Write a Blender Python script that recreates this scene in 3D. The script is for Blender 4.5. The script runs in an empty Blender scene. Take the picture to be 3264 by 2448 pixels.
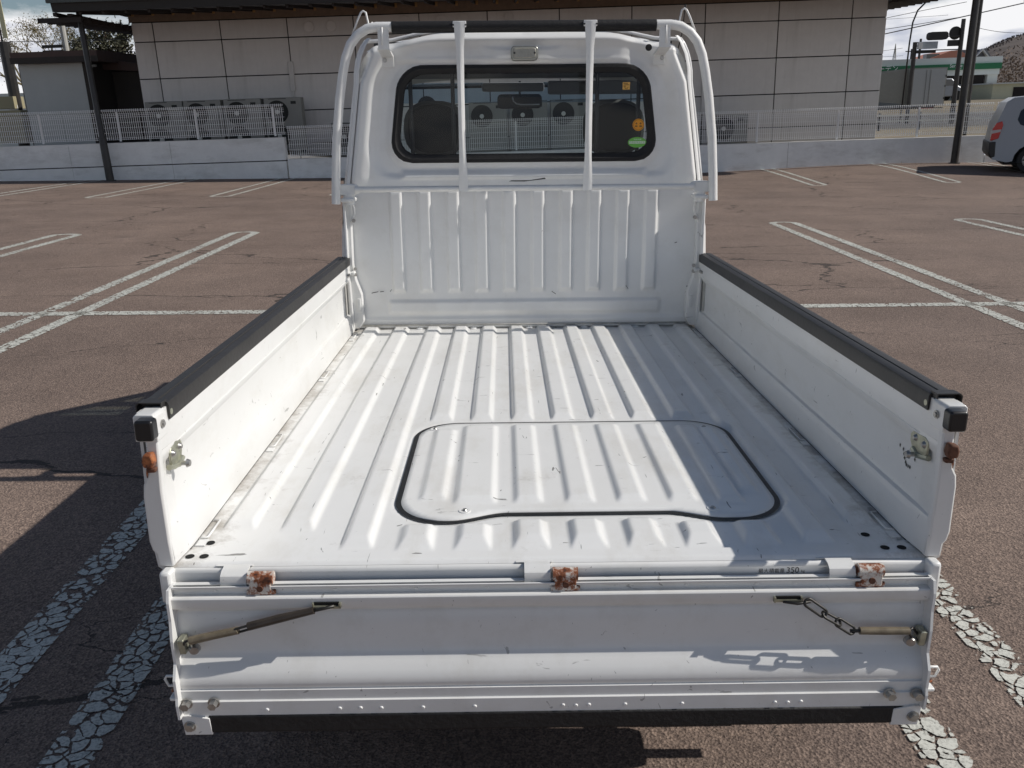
import bpy, bmesh, math, random
from mathutils import Matrix, Vector
random.seed(7)
sc = bpy.context.scene
COL = sc.collection
R = math.radians
# ---------------------------------------------------------------- camera
def make_camera():
    cam = bpy.data.cameras.new('camera'); o = bpy.data.objects.new('camera', cam); COL.objects.link(o)
    cam.sensor_width = 36; cam.lens = 29.737; cam.clip_start = 0.05; cam.clip_end = 3000
    p, r = R(17.9), -0.034
    fwd = Vector((0, math.cos(p), -math.sin(p))); right = Vector((1, 0, 0)); up = right.cross(fwd)
    rr = right*math.cos(r) + up*math.sin(r); uu = -right*math.sin(r) + up*math.cos(r)
    # image horizon rises to the right: phone held slightly tilted
    m = Matrix((( rr.x, uu.x, -fwd.x, CAM[0]), (rr.y, uu.y, -fwd.y, CAM[1]), (rr.z, uu.z, -fwd.z, CAM[2]), (0, 0, 0, 1)))
    o.matrix_world = m; sc.camera = o
CAM = (-0.0460, -1.3880, 1.4510)
make_camera()
# the truck stands a little nose down on a lot that falls to the right
TM = Matrix(((0.99972, -0.0005, 0.0237, 0), (-0.0001, 0.99969, 0.0249, 0), (-0.0237, -0.0249, 0.99941, 0), (0, 0, 0, 1)))
# ---------------------------------------------------------------- world, sun, exposure
SUNV = (TM.to_3x3() @ Vector((1.2, -0.025, 1.0))).normalized()
ELEV = math.asin(SUNV.z); AZ = math.atan2(SUNV.x, SUNV.y)
w = bpy.data.worlds.new('World'); sc.world = w; w.use_nodes = True
nt = w.node_tree; nt.nodes.clear()
def N(nt, t, **k):
    n = nt.nodes.new(t)
    for a, b in k.items(): setattr(n, a, b)
    return n
sky = N(nt, 'ShaderNodeTexSky', sky_type='NISHITA', sun_disc=False, sun_elevation=ELEV, sun_rotation=AZ, air_density=1.0, dust_density=0.6)
tc = N(nt, 'ShaderNodeTexCoord'); mp = N(nt, 'ShaderNodeMapping'); mp.inputs['Scale'].default_value = (1, 1, 3.2)
nz = N(nt, 'ShaderNodeTexNoise'); nz.inputs['Scale'].default_value = 3.4; nz.inputs['Detail'].default_value = 9; nz.inputs['Roughness'].default_value = 0.58; nz.inputs['Distortion'].default_value = 0.3
rp = N(nt, 'ShaderNodeValToRGB'); rp.color_ramp.elements[0].position = 0.33; rp.color_ramp.elements[1].position = 0.46
n2 = N(nt, 'ShaderNodeTexNoise'); n2.inputs['Scale'].default_value = 7; n2.inputs['Detail'].default_value = 6
cr = N(nt, 'ShaderNodeValToRGB'); cr.color_ramp.elements[0].color = (6.6, 7.3, 9.4, 1); cr.color_ramp.elements[1].color = (15.5, 15.5, 15.8, 1)
cr.color_ramp.elements[0].position = .42; cr.color_ramp.elements[1].position = .56
mx = N(nt, 'ShaderNodeMix', data_type='RGBA'); bg = N(nt, 'ShaderNodeBackground'); ow = N(nt, 'ShaderNodeOutputWorld')
L = nt.links.new
sx_ = N(nt, 'ShaderNodeSeparateXYZ'); cm_ = N(nt, 'ShaderNodeMath', operation='MULTIPLY'); cm_.inputs[1].default_value = .55
L(tc.outputs['Generated'], sx_.inputs[0])
L(sx_.outputs[2], cm_.inputs[0]); sb_ = N(nt, 'ShaderNodeMath', operation='SUBTRACT'); L(nz.outputs[0], sb_.inputs[0]); L(cm_.outputs[0], sb_.inputs[1]); L(sb_.outputs[0], rp.inputs[0])
L(tc.outputs['Generated'], mp.inputs[0]); L(mp.outputs[0], nz.inputs[0]); L(mp.outputs[0], n2.inputs[0]); L(n2.outputs[0], cr.inputs[0])
L(rp.outputs[0], mx.inputs[0]); L(sky.outputs[0], mx.inputs[6]); L(cr.outputs[0], mx.inputs[7]); L(mx.outputs[2], bg.inputs[0]); L(bg.outputs[0], ow.inputs[0])
bg.inputs[1].default_value = 0.06
sl = bpy.data.lights.new('sun', 'SUN'); sl.energy = 3.8; sl.angle = R(0.53); sl.color = (1, 0.955, 0.89)
so = bpy.data.objects.new('sun', sl); COL.objects.link(so); so.rotation_euler = SUNV.to_track_quat('Z', 'Y').to_euler()
vs = sc.view_settings; vs.view_transform = 'Standard'; vs.look = 'None'; vs.gamma = 1; vs.use_curve_mapping = False; vs.exposure = 0.0
sc.render.engine = 'CYCLES'
# ---------------------------------------------------------------- materials
def mat(name, color, rough=0.5, metal=0.0, coat=0.0, var=0.0, vscale=8.0, var2=None, bump=0.0, bscale=200.0, spec=0.5, dirt=0.0, dirtcol=(0.30, 0.27, 0.22), dscale=(6, 6, 6), scratch=0.0, stretch=None, objvar=0.0, grime=0.0):
    m = bpy.data.materials.new(name); m.use_nodes = True; t = m.node_tree; b = t.nodes['Principled BSDF']
    b.inputs['Roughness'].default_value = rough; b.inputs['Metallic'].default_value = metal; b.inputs['Coat Weight'].default_value = coat; b.inputs['Specular IOR Level'].default_value = spec
    b.inputs['Coat Roughness'].default_value = 0.12
    c = (*color, 1); src = None
    tcn = N(t, 'ShaderNodeTexCoord'); o = tcn.outputs['Object']
    if stretch:
        mpn = N(t, 'ShaderNodeMapping'); mpn.inputs['Scale'].default_value = stretch; t.links.new(o, mpn.inputs[0]); o = mpn.outputs[0]
    rgb = N(t, 'ShaderNodeRGB'); rgb.outputs[0].default_value = c; src = rgb.outputs[0]
    if var > 0:
        n = N(t, 'ShaderNodeTexNoise'); n.inputs['Scale'].default_value = vscale; n.inputs['Detail'].default_value = 6; n.inputs['Roughness'].default_value = .62; t.links.new(o, n.inputs[0])
        r_ = N(t, 'ShaderNodeValToRGB'); r_.color_ramp.elements[0].position = .3; r_.color_ramp.elements[1].position = .7
        lo = tuple(max(0, x*(1-var)) for x in color); hi = tuple(min(1, x*(1+var)) for x in (var2 or color))
        r_.color_ramp.elements[0].color = (*lo, 1); r_.color_ramp.elements[1].color = (*hi, 1)
        t.links.new(n.outputs[0], r_.inputs[0]); src = r_.outputs[0]
    if dirt > 0:
        mpd = N(t, 'ShaderNodeMapping'); mpd.inputs['Scale'].default_value = dscale; t.links.new(tcn.outputs['Object'], mpd.inputs[0])
        n = N(t, 'ShaderNodeTexNoise'); n.inputs['Scale'].default_value = 1; n.inputs['Detail'].default_value = 10; n.inputs['Roughness'].default_value = .7; t.links.new(mpd.outputs[0], n.inputs[0])
        r_ = N(t, 'ShaderNodeValToRGB'); r_.color_ramp.elements[0].position = .5; r_.color_ramp.elements[1].position = .78
        r_.color_ramp.elements[1].color = (dirt, dirt, dirt, 1); t.links.new(n.outputs[0], r_.inputs[0])
        x = N(t, 'ShaderNodeMix', data_type='RGBA'); t.links.new(r_.outputs[0], x.inputs[0]); t.links.new(src, x.inputs[6]); x.inputs[7].default_value = (*dirtcol, 1); src = x.outputs[2]
    if scratch > 0:
        for rot, sc_, th in ((0.5, (9, 60, 30), .715), (1.9, (50, 12, 40), .73), (.1, (70, 6, 40), .72), (0, (26, 26, 26), .755)):
            mpd = N(t, 'ShaderNodeMapping'); mpd.inputs['Scale'].default_value = sc_; mpd.inputs['Rotation'].default_value = (0, 0, rot); t.links.new(tcn.outputs['Object'], mpd.inputs[0])
            n = N(t, 'ShaderNodeTexNoise'); n.inputs['Scale'].default_value = 1; n.inputs['Detail'].default_value = 3; n.inputs['Distortion'].default_value = 1.2; t.links.new(mpd.outputs[0], n.inputs[0])
            r_ = N(t, 'ShaderNodeValToRGB'); r_.color_ramp.elements[0].position = th; r_.color_ramp.elements[1].position = th+.02
            r_.color_ramp.elements[1].color = (scratch, scratch, scratch, 1); t.links.new(n.outputs[0], r_.inputs[0])
            x = N(t, 'ShaderNodeMix', data_type='RGBA'); t.links.new(r_.outputs[0], x.inputs[0]); t.links.new(src, x.inputs[6]); x.inputs[7].default_value = (.10, .095, .085, 1); src = x.outputs[2]
    if grime > 0:   # dirt that has gathered along the long sides and at the headboard foot
        sx = N(t, 'ShaderNodeSeparateXYZ'); t.links.new(tcn.outputs['Object'], sx.inputs[0])
        ab = N(t, 'ShaderNodeMath', operation='ABSOLUTE'); t.links.new(sx.outputs[0], ab.inputs[0])
        m1 = N(t, 'ShaderNodeMapRange'); m1.inputs['From Min'].default_value = .61; m1.inputs['From Max'].default_value = .705; t.links.new(ab.outputs[0], m1.inputs[0])
        m2 = N(t, 'ShaderNodeMapRange'); m2.inputs['From Min'].default_value = 1.94; m2.inputs['From Max'].default_value = 2.02; t.links.new(sx.outputs[1], m2.inputs[0])
        mm = N(t, 'ShaderNodeMath', operation='MAXIMUM'); t.links.new(m1.outputs[0], mm.inputs[0]); t.links.new(m2.outputs[0], mm.inputs[1])
        ng = N(t, 'ShaderNodeTexNoise'); ng.inputs['Scale'].default_value = 9; ng.inputs['Detail'].default_value = 8; ng.inputs['Roughness'].default_value = .75; t.links.new(tcn.outputs['Object'], ng.inputs[0])
        ad = N(t, 'ShaderNodeMath', operation='MULTIPLY_ADD'); ad.inputs[1].default_value = .30; t.links.new(mm.outputs[0], ad.inputs[0]); t.links.new(ng.outputs[0], ad.inputs[2])
        mr = N(t, 'ShaderNodeMapRange'); mr.inputs['From Min'].default_value = .60; mr.inputs['From Max'].default_value = .86; mr.inputs['To Max'].default_value = grime; t.links.new(ad.outputs[0], mr.inputs[0])
        x = N(t, 'ShaderNodeMix', data_type='RGBA'); t.links.new(mr.outputs[0], x.inputs[0]); t.links.new(src, x.inputs[6]); x.inputs[7].default_value = (.24, .20, .15, 1); src = x.outputs[2]
    if objvar > 0:
        oi = N(t, 'ShaderNodeObjectInfo'); mr = N(t, 'ShaderNodeMapRange'); mr.inputs['To Min'].default_value = 1-objvar; mr.inputs['To Max'].default_value = 1.0; t.links.new(oi.outputs['Random'], mr.inputs[0])
        x = N(t, 'ShaderNodeMix', data_type='RGBA', blend_type='MULTIPLY'); x.inputs[0].default_value = 1; t.links.new(src, x.inputs[6]); t.links.new(mr.outputs[0], x.inputs[7]); src = x.outputs[2]
    t.links.new(src, b.inputs['Base Color'])
    if bump > 0:
        n = N(t, 'ShaderNodeTexNoise'); n.inputs['Scale'].default_value = bscale; n.inputs['Detail'].default_value = 5; t.links.new(o, n.inputs[0])
        bp = N(t, 'ShaderNodeBump'); bp.inputs['Strength'].default_value = bump; bp.inputs['Distance'].default_value = .02; t.links.new(n.outputs[0], bp.inputs['Height']); t.links.new(bp.outputs[0], b.inputs['Normal'])
    return m
def cut_mat(name, color, rough, mscale, thr, soft=.05, crackscale=16., crackw=.05):
    """worn paint that is missing where a flake pattern says so"""
    m = bpy.data.materials.new(name); m.use_nodes = True; t = m.node_tree; b = t.nodes['Principled BSDF']; out = t.nodes['Material Output']
    b.inputs['Roughness'].default_value = rough
    tcn = N(t, 'ShaderNodeTexCoord'); o = tcn.outputs['Object']
    n1 = N(t, 'ShaderNodeTexNoise'); n1.inputs['Scale'].default_value = 9; n1.inputs['Detail'].default_value = 3; t.links.new(o, n1.inputs[0])
    mixv = N(t, 'ShaderNodeMix', data_type='VECTOR'); mixv.inputs[0].default_value = .06; t.links.new(o, mixv.inputs[4]); t.links.new(n1.outputs['Color'], mixv.inputs[5])
    v = N(t, 'ShaderNodeTexVoronoi', feature='DISTANCE_TO_EDGE'); v.inputs['Scale'].default_value = crackscale; t.links.new(mixv.outputs[1], v.inputs[0])
    n2 = N(t, 'ShaderNodeTexNoise'); n2.inputs['Scale'].default_value = mscale; n2.inputs['Detail'].default_value = 7; n2.inputs['Roughness'].default_value = .68; t.links.new(o, n2.inputs[0])
    a = N(t, 'ShaderNodeMath', operation='MULTIPLY'); a.inputs[1].default_value = -1.0/max(crackw, .001)*.35; t.links.new(v.outputs[0], a.inputs[0])
    a2 = N(t, 'ShaderNodeMath', operation='MAXIMUM'); a2.inputs[1].default_value = -.6; t.links.new(a.outputs[0], a2.inputs[0])
    a3 = N(t, 'ShaderNodeMath', operation='MULTIPLY_ADD'); a3.inputs[1].default_value = .42; a3.inputs[2].default_value = .25; t.links.new(a2.outputs[0], a3.inputs[0])
    s = N(t, 'ShaderNodeMath', operation='ADD'); t.links.new(a3.outputs[0], s.inputs[0]); t.links.new(n2.outputs[0], s.inputs[1])
    nl = N(t, 'ShaderNodeTexNoise'); nl.inputs['Scale'].default_value = 1.7; nl.inputs['Detail'].default_value = 4; t.links.new(o, nl.inputs[0]); nm = N(t, 'ShaderNodeMath', operation='MULTIPLY_ADD'); nm.inputs[1].default_value = .30; nm.inputs[2].default_value = -.15; t.links.new(nl.outputs[0], nm.inputs[0]); s_ = N(t, 'ShaderNodeMath', operation='ADD'); t.links.new(s.outputs[0], s_.inputs[0]); t.links.new(nm.outputs[0], s_.inputs[1]); s = s_
    at = N(t, 'ShaderNodeAttribute'); at.attribute_name = 'edge'; ep = N(t, 'ShaderNodeMath', operation='POWER'); ep.inputs[1].default_value = 3; t.links.new(at.outputs['Fac'], ep.inputs[0]); s0 = s; s = N(t, 'ShaderNodeMath', operation='MULTIPLY_ADD'); s.inputs[1].default_value = .09; t.links.new(ep.outputs[0], s.inputs[0]); t.links.new(s0.outputs[0], s.inputs[2])
    r_ = N(t, 'ShaderNodeMapRange'); r_.inputs['From Min'].default_value = thr-soft; r_.inputs['From Max'].default_value = thr+soft; t.links.new(s.outputs[0], r_.inputs[0])
    n3 = N(t, 'ShaderNodeTexNoise'); n3.inputs['Scale'].default_value = 130; n3.inputs['Detail'].default_value = 3; t.links.new(o, n3.inputs[0])
    cr_ = N(t, 'ShaderNodeValToRGB'); cr_.color_ramp.elements[0].position = .32; cr_.color_ramp.elements[0].color = tuple(x*.6 for x in color)+(1,); cr_.color_ramp.elements[1].position = .55; cr_.color_ramp.elements[1].color = (*color, 1)
    t.links.new(n3.outputs[0], cr_.inputs[0]); t.links.new(cr_.outputs[0], b.inputs['Base Color'])
    tr = N(t, 'ShaderNodeBsdfTransparent'); ms = N(t, 'ShaderNodeMixShader'); t.links.new(r_.outputs[0], ms.inputs[0]); t.links.new(b.outputs[0], ms.inputs[1]); t.links.new(tr.outputs[0], ms.inputs[2]); t.links.new(ms.outputs[0], out.inputs[0])
    return m
def asphalt_mat():
    m = bpy.data.materials.new('worn_asphalt'); m.use_nodes = True; t = m.node_tree; b = t.nodes['Principled BSDF']; b.inputs['Roughness'].default_value = .85
    b.inputs['Specular IOR Level'].default_value = .3
    o = N(t, 'ShaderNodeTexCoord').outputs['Object']; K = t.links.new
    def noise(s, d=5, r=.6, dist=0, vec=None):
        n = N(t, 'ShaderNodeTexNoise'); n.inputs['Scale'].default_value = s; n.inputs['Detail'].default_value = d; n.inputs['Roughness'].default_value = r; n.inputs['Distortion'].default_value = dist
        K(vec or o, n.inputs[0]); return n
    def ramp(src, p0, c0, p1, c1):
        q = N(t, 'ShaderNodeValToRGB'); q.color_ramp.elements[0].position = p0; q.color_ramp.elements[0].color = c0; q.color_ramp.elements[1].position = p1; q.color_ramp.elements[1].color = c1; K(src, q.inputs[0]); return q.outputs[0]
    def mix(f, a_, b_, mode='MIX'):
        x = N(t, 'ShaderNodeMix', data_type='RGBA', blend_type=mode)
        if isinstance(f, float): x.inputs[0].default_value = f
        else: K(f, x.inputs[0])
        for i, s in ((6, a_), (7, b_)):
            if isinstance(s, tuple): x.inputs[i].default_value = s
            else: K(s, x.inputs[i])
        return x.outputs[2]
    base = ramp(noise(1.1, 6, .6).outputs[0], .3, (.180, .138, .117, 1), .7, (.236, .183, .156, 1))
    st = ramp(noise(.35, 4).outputs[0], .35, (.86, .86, .87, 1), .62, (1.06, 1.05, 1.04, 1)); base = mix(1.0, base, st, 'MULTIPLY')
    v = N(t, 'ShaderNodeTexVoronoi'); v.inputs['Scale'].default_value = 120; K(o, v.inputs[0])
    g = ramp(v.outputs['Color'], .08, (.42, .40, .40, 1), .9, (1.62, 1.58, 1.5, 1)); base = mix(.55, base, mix(1.0, base, g, 'MULTIPLY'))
    n = noise(170, 2); base = mix(1.0, base, ramp(n.outputs[0], .36, (.62, .6, .6, 1), .62, (1.3, 1.28, 1.25, 1)), 'MULTIPLY')
    oil = ramp(noise(.9, 8, .7, .4).outputs[0], .60, (1, 1, 1, 1), .74, (.60, .60, .62, 1)); base = mix(1.0, base, oil, 'MULTIPLY')
    tyre = ramp(noise(6, 3, .5, 0, None).outputs[0], .3, (.95, .95, .95, 1), .7, (1.04, 1.04, 1.04, 1)); base = mix(1.0, base, tyre, 'MULTIPLY')
    # cracks: wandering voronoi borders, broken up by a mask, stretched across the lot
    def cracks(scale, width, mscale, mthr, squash):
        mp_ = N(t, 'ShaderNodeMapping'); mp_.inputs['Scale'].default_value = squash; K(o, mp_.inputs[0])
        nn = noise(2.2, 6, .6, 0, mp_.outputs[0]); xv = N(t, 'ShaderNodeMix', data_type='VECTOR'); xv.inputs[0].default_value = .33; K(mp_.outputs[0], xv.inputs[4]); K(nn.outputs['Color'], xv.inputs[5])
        vv = N(t, 'ShaderNodeTexVoronoi', feature='DISTANCE_TO_EDGE'); vv.inputs['Scale'].default_value = scale; K(xv.outputs[1], vv.inputs[0])
        mk = noise(mscale, 3); wv = N(t, 'ShaderNodeMapRange'); wv.inputs['From Min'].default_value = mthr; wv.inputs['From Max'].default_value = mthr+.16; wv.inputs['To Min'].default_value = 0.0; wv.inputs['To Max'].default_value = width; K(mk.outputs[0], wv.inputs[0])
        lt = N(t, 'ShaderNodeMath', operation='LESS_THAN'); K(vv.outputs[0], lt.inputs[0]); K(wv.outputs[0], lt.inputs[1]); return lt.outputs[0]
    c1 = cracks(.62, .0058, .45, .40, (.62, 1.5, 1)); c2 = cracks(2.2, .009, .8, .56, (.7, 1.5, 1))
    cs = N(t, 'ShaderNodeMath', operation='MAXIMUM'); K(c1, cs.inputs[0]); K(c2, cs.inputs[1])
    cf = N(t, 'ShaderNodeMath', operation='MULTIPLY'); cf.inputs[1].default_value = .8; K(cs.outputs[0], cf.inputs[0]); base = mix(cf.outputs[0], base, (.035, .03, .027, 1))
    # dark damp strip and moss by the wall
    K(base, b.inputs['Base Color'])
    bp = N(t, 'ShaderNodeBump'); bp.inputs['Strength'].default_value = .6; bp.inputs['Distance'].default_value = .005
    hh = N(t, 'ShaderNodeMath', operation='ADD'); K(v.outputs['Distance'], hh.inputs[0]); K(n.outputs[0], hh.inputs[1]); h2 = N(t, 'ShaderNodeMath', operation='SUBTRACT'); K(hh.outputs[0], h2.inputs[0]); K(cs.outputs[0], h2.inputs[1])
    K(h2.outputs[0], bp.inputs['Height']); K(bp.outputs[0], b.inputs['Normal'])
    return m
def glass(name, tint, gloss=.06):
    m = bpy.data.materials.new(name); m.use_nodes = True; t = m.node_tree; out = t.nodes['Material Output']; t.nodes.remove(t.nodes['Principled BSDF'])
    a = N(t, 'ShaderNodeBsdfTransparent'); a.inputs[0].default_value = (*tint, 1); g = N(t, 'ShaderNodeBsdfGlossy'); g.inputs['Roughness'].default_value = .02
    lw = N(t, 'ShaderNodeLayerWeight'); pw = N(t, 'ShaderNodeMath', operation='POWER'); pw.inputs[1].default_value = 5; t.links.new(lw.outputs['Facing'], pw.inputs[0]); f = N(t, 'ShaderNodeMath', operation='MULTIPLY_ADD'); f.inputs[1].default_value = .9; f.inputs[2].default_value = .022; t.links.new(pw.outputs[0], f.inputs[0]); mm = N(t, 'ShaderNodeMixShader')
    t.links.new(f.outputs[0], mm.inputs[0]); t.links.new(a.outputs[0], mm.inputs[1]); t.links.new(g.outputs[0], mm.inputs[2]); t.links.new(mm.outputs[0], out.inputs[0])
    return m
def rust_mat(name, paint, amount, scale=45):
    m = mat(name, paint, .6); t = m.node_tree; b = t.nodes['Principled BSDF']; o = N(t, 'ShaderNodeTexCoord').outputs['Object']
    n = N(t, 'ShaderNodeTexNoise'); n.inputs['Scale'].default_value = scale; n.inputs['Detail'].default_value = 8; n.inputs['Roughness'].default_value = .7; t.links.new(o, n.inputs[0])
    r_ = N(t, 'ShaderNodeValToRGB'); e = r_.color_ramp.elements; e[0].position = amount-.12; e[0].color = (.06, .02, .012, 1); e[1].position = amount+.10; e[1].color = (*paint, 1)
    e2 = e.new(amount); e2.color = (.27, .085, .03, 1)
    t.links.new(n.outputs[0], r_.inputs[0]); t.links.new(r_.outputs[0], b.inputs['Base Color']); return m
WHITE = (.80, .80, .785)
M = dict(
 bed=mat('bed_white_paint', WHITE, .30, coat=.25, var=.03, vscale=3, dirt=.45, dirtcol=(.50, .46, .38), dscale=(7, 3, 9), scratch=.8, grime=.75),
 paint=mat('body_white_paint', WHITE, .32, coat=.3, var=.02, vscale=4, dirt=.28, dirtcol=(.50, .47, .40), dscale=(5, 5, 5)),
 gate=mat('gate_white_paint', (.74, .74, .725), .36, coat=.2, var=.025, vscale=5, dirt=.35, dirtcol=(.48, .45, .38), dscale=(9, 4, 9), scratch=.5),
 tube=mat('guard_white_paint', (.79, .79, .77), .42, var=.04, vscale=30, bump=.12, bscale=300),
 rubber=mat('black_rubber', (.008, .0075, .008), .65, var=.25, vscale=20, bump=.15, bscale=90),
 rubber2=mat('weathered_black_vinyl', (.026, .024, .023), .48, var=.2, vscale=12, bump=.04, bscale=60),
 seal=mat('black_seal', (.012, .012, .012), .45),
 black=mat('black_plastic', (.012, .012, .013), .35, var=.2, vscale=20),
 under=mat('chassis_black', (.012, .012, .012), .7, var=.3, vscale=6),
 zinc=mat('zinc_plate', (.42, .42, .33), .42, metal=.75, var=.25, vscale=60),
 bolt=mat('steel_bolt', (.42, .41, .39), .35, metal=.85, var=.2, vscale=80),
 chain=mat('black_chain', (.05, .048, .045), .4, metal=.6, var=.3, vscale=60),
 sleeve=mat('dirty_clear_hose', (.17, .14, .095), .35, var=.3, vscale=30, dirt=.8, dirtcol=(.07, .05, .03), dscale=(40, 40, 40)),
 sleeved=mat('dark_dirty_hose', (.045, .036, .028), .35, var=.3, vscale=30),
 rust=rust_mat('rusty_hinge', (.64, .61, .56), .475, 60), rust2=rust_mat('rusty_hook', (.42, .15, .05), .5, 80),
 rust3=mat('dark_rust', (.11, .045, .025), .8, var=.5, vscale=60),
 seam=mat('seam_sealer', (.45, .44, .41), .7, var=.2, vscale=30),
 hole=mat('dark_hole', (.006, .006, .006), .9),
 ink=mat('black_ink', (.02, .02, .025), .5),
 scuff=mat('black_scuff', (.05, .048, .045), .6), 
 gz=glass('cab_glass', (.90, .95, .93)), gzt=glass('top_tint_glass', (.50, .66, .80)), gside=glass('side_glass', (.55, .6, .58)),
 seat=mat('dark_grey_fabric', (.008, .008, .009), .9, var=.1, vscale=10), seat2=mat('grey_vinyl', (.075, .078, .078), .6, var=.1),
 inter=mat('interior_grey', (.10, .105, .11), .7), interd=mat('interior_dark', (.03, .03, .032), .7), visor=mat('sun_visor_grey', (.22, .23, .25), .8),
 mirror=mat('mirror_silver', (.05, .05, .055), .08, metal=.9),
 lens=mat('clear_lens', (.34, .33, .28), .18, coat=.5, var=.2, vscale=40), chrome=mat('lamp_bezel', (.30, .30, .27), .3, metal=.7),
 orange=mat('orange_sticker', (.80, .33, .02), .5), brown=mat('sticker_print_brown', (.20, .09, .02), .5), green=mat('green_sticker', (.16, .50, .07), .5), white=mat('white_print', (.85, .85, .85), .5), yel=mat('yellow_sticker', (.75, .42, .10), .5),
 asphalt=asphalt_mat(), 
 line=cut_mat('worn_line_paint', (.62, .62, .56), .7, 30, .625, .02, 26, .075), line2=cut_mat('line_paint', (.60, .60, .54), .7, 36, .625, .03, 22, .05),
 dirtg=mat('bare_ground', (.20, .165, .11), .95, var=.3, vscale=.35), far=mat('distant_land', (.17, .14, .095), 1, var=.35, vscale=.06),
 conc=mat('painted_concrete', (.80, .81, .795), .85, var=.07, vscale=2.2, dirt=.55, dirtcol=(.30, .29, .25), dscale=(.9, .9, 2.5), bump=.15, bscale=30),
 cop=mat('white_coping', (.74, .74, .72), .7, var=.06, vscale=3), fence=mat('white_fence_wire', (.84, .84, .83), .45),
 panel=mat('cladding_grey', (.70, .675, .65), .8, var=.04, vscale=4, dirt=.35, dirtcol=(.42, .40, .37), dscale=(3.5, 3.5, .35), bump=.1, bscale=60, objvar=.10),
 panelr=mat('cladding_end', (.60, .58, .56), .8), joint=mat('dark_joint', (.02, .02, .02), .9),
 wood=mat('brown_timber', (.20, .145, .105), .7, var=.15, vscale=10), dwood=mat('dark_timber', (.022, .016, .014), .7, var=.3, vscale=6), endw=mat('cut_timber_end', (.42, .25, .10), .7),
 roof=mat('roof_black', (.012, .013, .014), .5), roofe=mat('gutter_dark', (.05, .06, .055), .4),
 ac=mat('ac_beige', (.25, .25, .23), .6, var=.05, vscale=3, dirt=.3, dirtcol=(.2, .19, .15), dscale=(2, 2, 3)), acd=mat('ac_dark', (.022, .024, .022), .7), acw=mat('ac_hub', (.6, .6, .56), .6),
 pole=mat('dark_brown_pole', (.028, .026, .025), .45, var=.3, vscale=5, dirt=.4, dirtcol=(.09, .07, .05), dscale=(8, 8, 3)),
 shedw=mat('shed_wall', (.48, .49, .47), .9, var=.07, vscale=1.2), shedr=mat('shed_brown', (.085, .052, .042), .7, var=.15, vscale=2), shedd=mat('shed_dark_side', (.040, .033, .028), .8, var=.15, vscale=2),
 pipe=mat('grey_pvc', (.20, .20, .19), .5), cpole=mat('concrete_pole', (.42, .41, .38), .85, var=.1, vscale=5), wire=mat('cable_black', (.03, .03, .033), .6),
 bark=mat('bark', (.10, .072, .055), .9, var=.3, vscale=8), twig=mat('bare_twigs', (.13, .085, .060), .9, var=.35, vscale=3), leafr=mat('russet_leaves', (.20, .075, .035), .8, var=.45, vscale=4), leafg=mat('evergreen_leaves', (.075, .075, .045), .8, var=.45, vscale=3), leafo=mat('olive_twigs', (.15, .12, .055), .9, var=.4, vscale=3), grass=mat('dry_grass', (.40, .30, .13), .9, var=.35, vscale=20),
 van=mat('silver_paint', (.27, .285, .31), .35, metal=.25, coat=.3), vglass=mat('dark_glass', (.012, .013, .016), .06, coat=.5), red=mat('red_lens', (.50, .015, .012), .2, coat=.6), redc=mat('clear_reverse_lens', (.45, .42, .42), .2, coat=.6), tyre=mat('tyre_rubber', (.02, .02, .02), .8), rim=mat('silver_steel_wheel', (.40, .40, .40), .4, metal=.5), bumper=mat('black_bumper', (.018, .018, .018), .5),
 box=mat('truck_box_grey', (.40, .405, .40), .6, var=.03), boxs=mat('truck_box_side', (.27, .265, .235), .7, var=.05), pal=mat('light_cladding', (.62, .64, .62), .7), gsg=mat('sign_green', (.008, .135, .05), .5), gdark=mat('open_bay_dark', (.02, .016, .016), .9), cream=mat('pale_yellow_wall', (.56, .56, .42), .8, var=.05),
 hroof=mat('salmon_roof', (.55, .24, .17), .8), hroofg=mat('grey_roof', (.13, .135, .15), .8), hwall=mat('house_wall_grey', (.32, .32, .31), .8),
 signs=mat('sign_back_dark', (.02, .018, .017), .6), signw=mat('signal_white', (.5, .55, .6), .6), redp=mat('red_panel', (.45, .05, .05), .6), ply=mat('yellow_panel', (.62, .58, .36), .7), beige=mat('beige_panel', (.36, .32, .20), .7),
)
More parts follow.
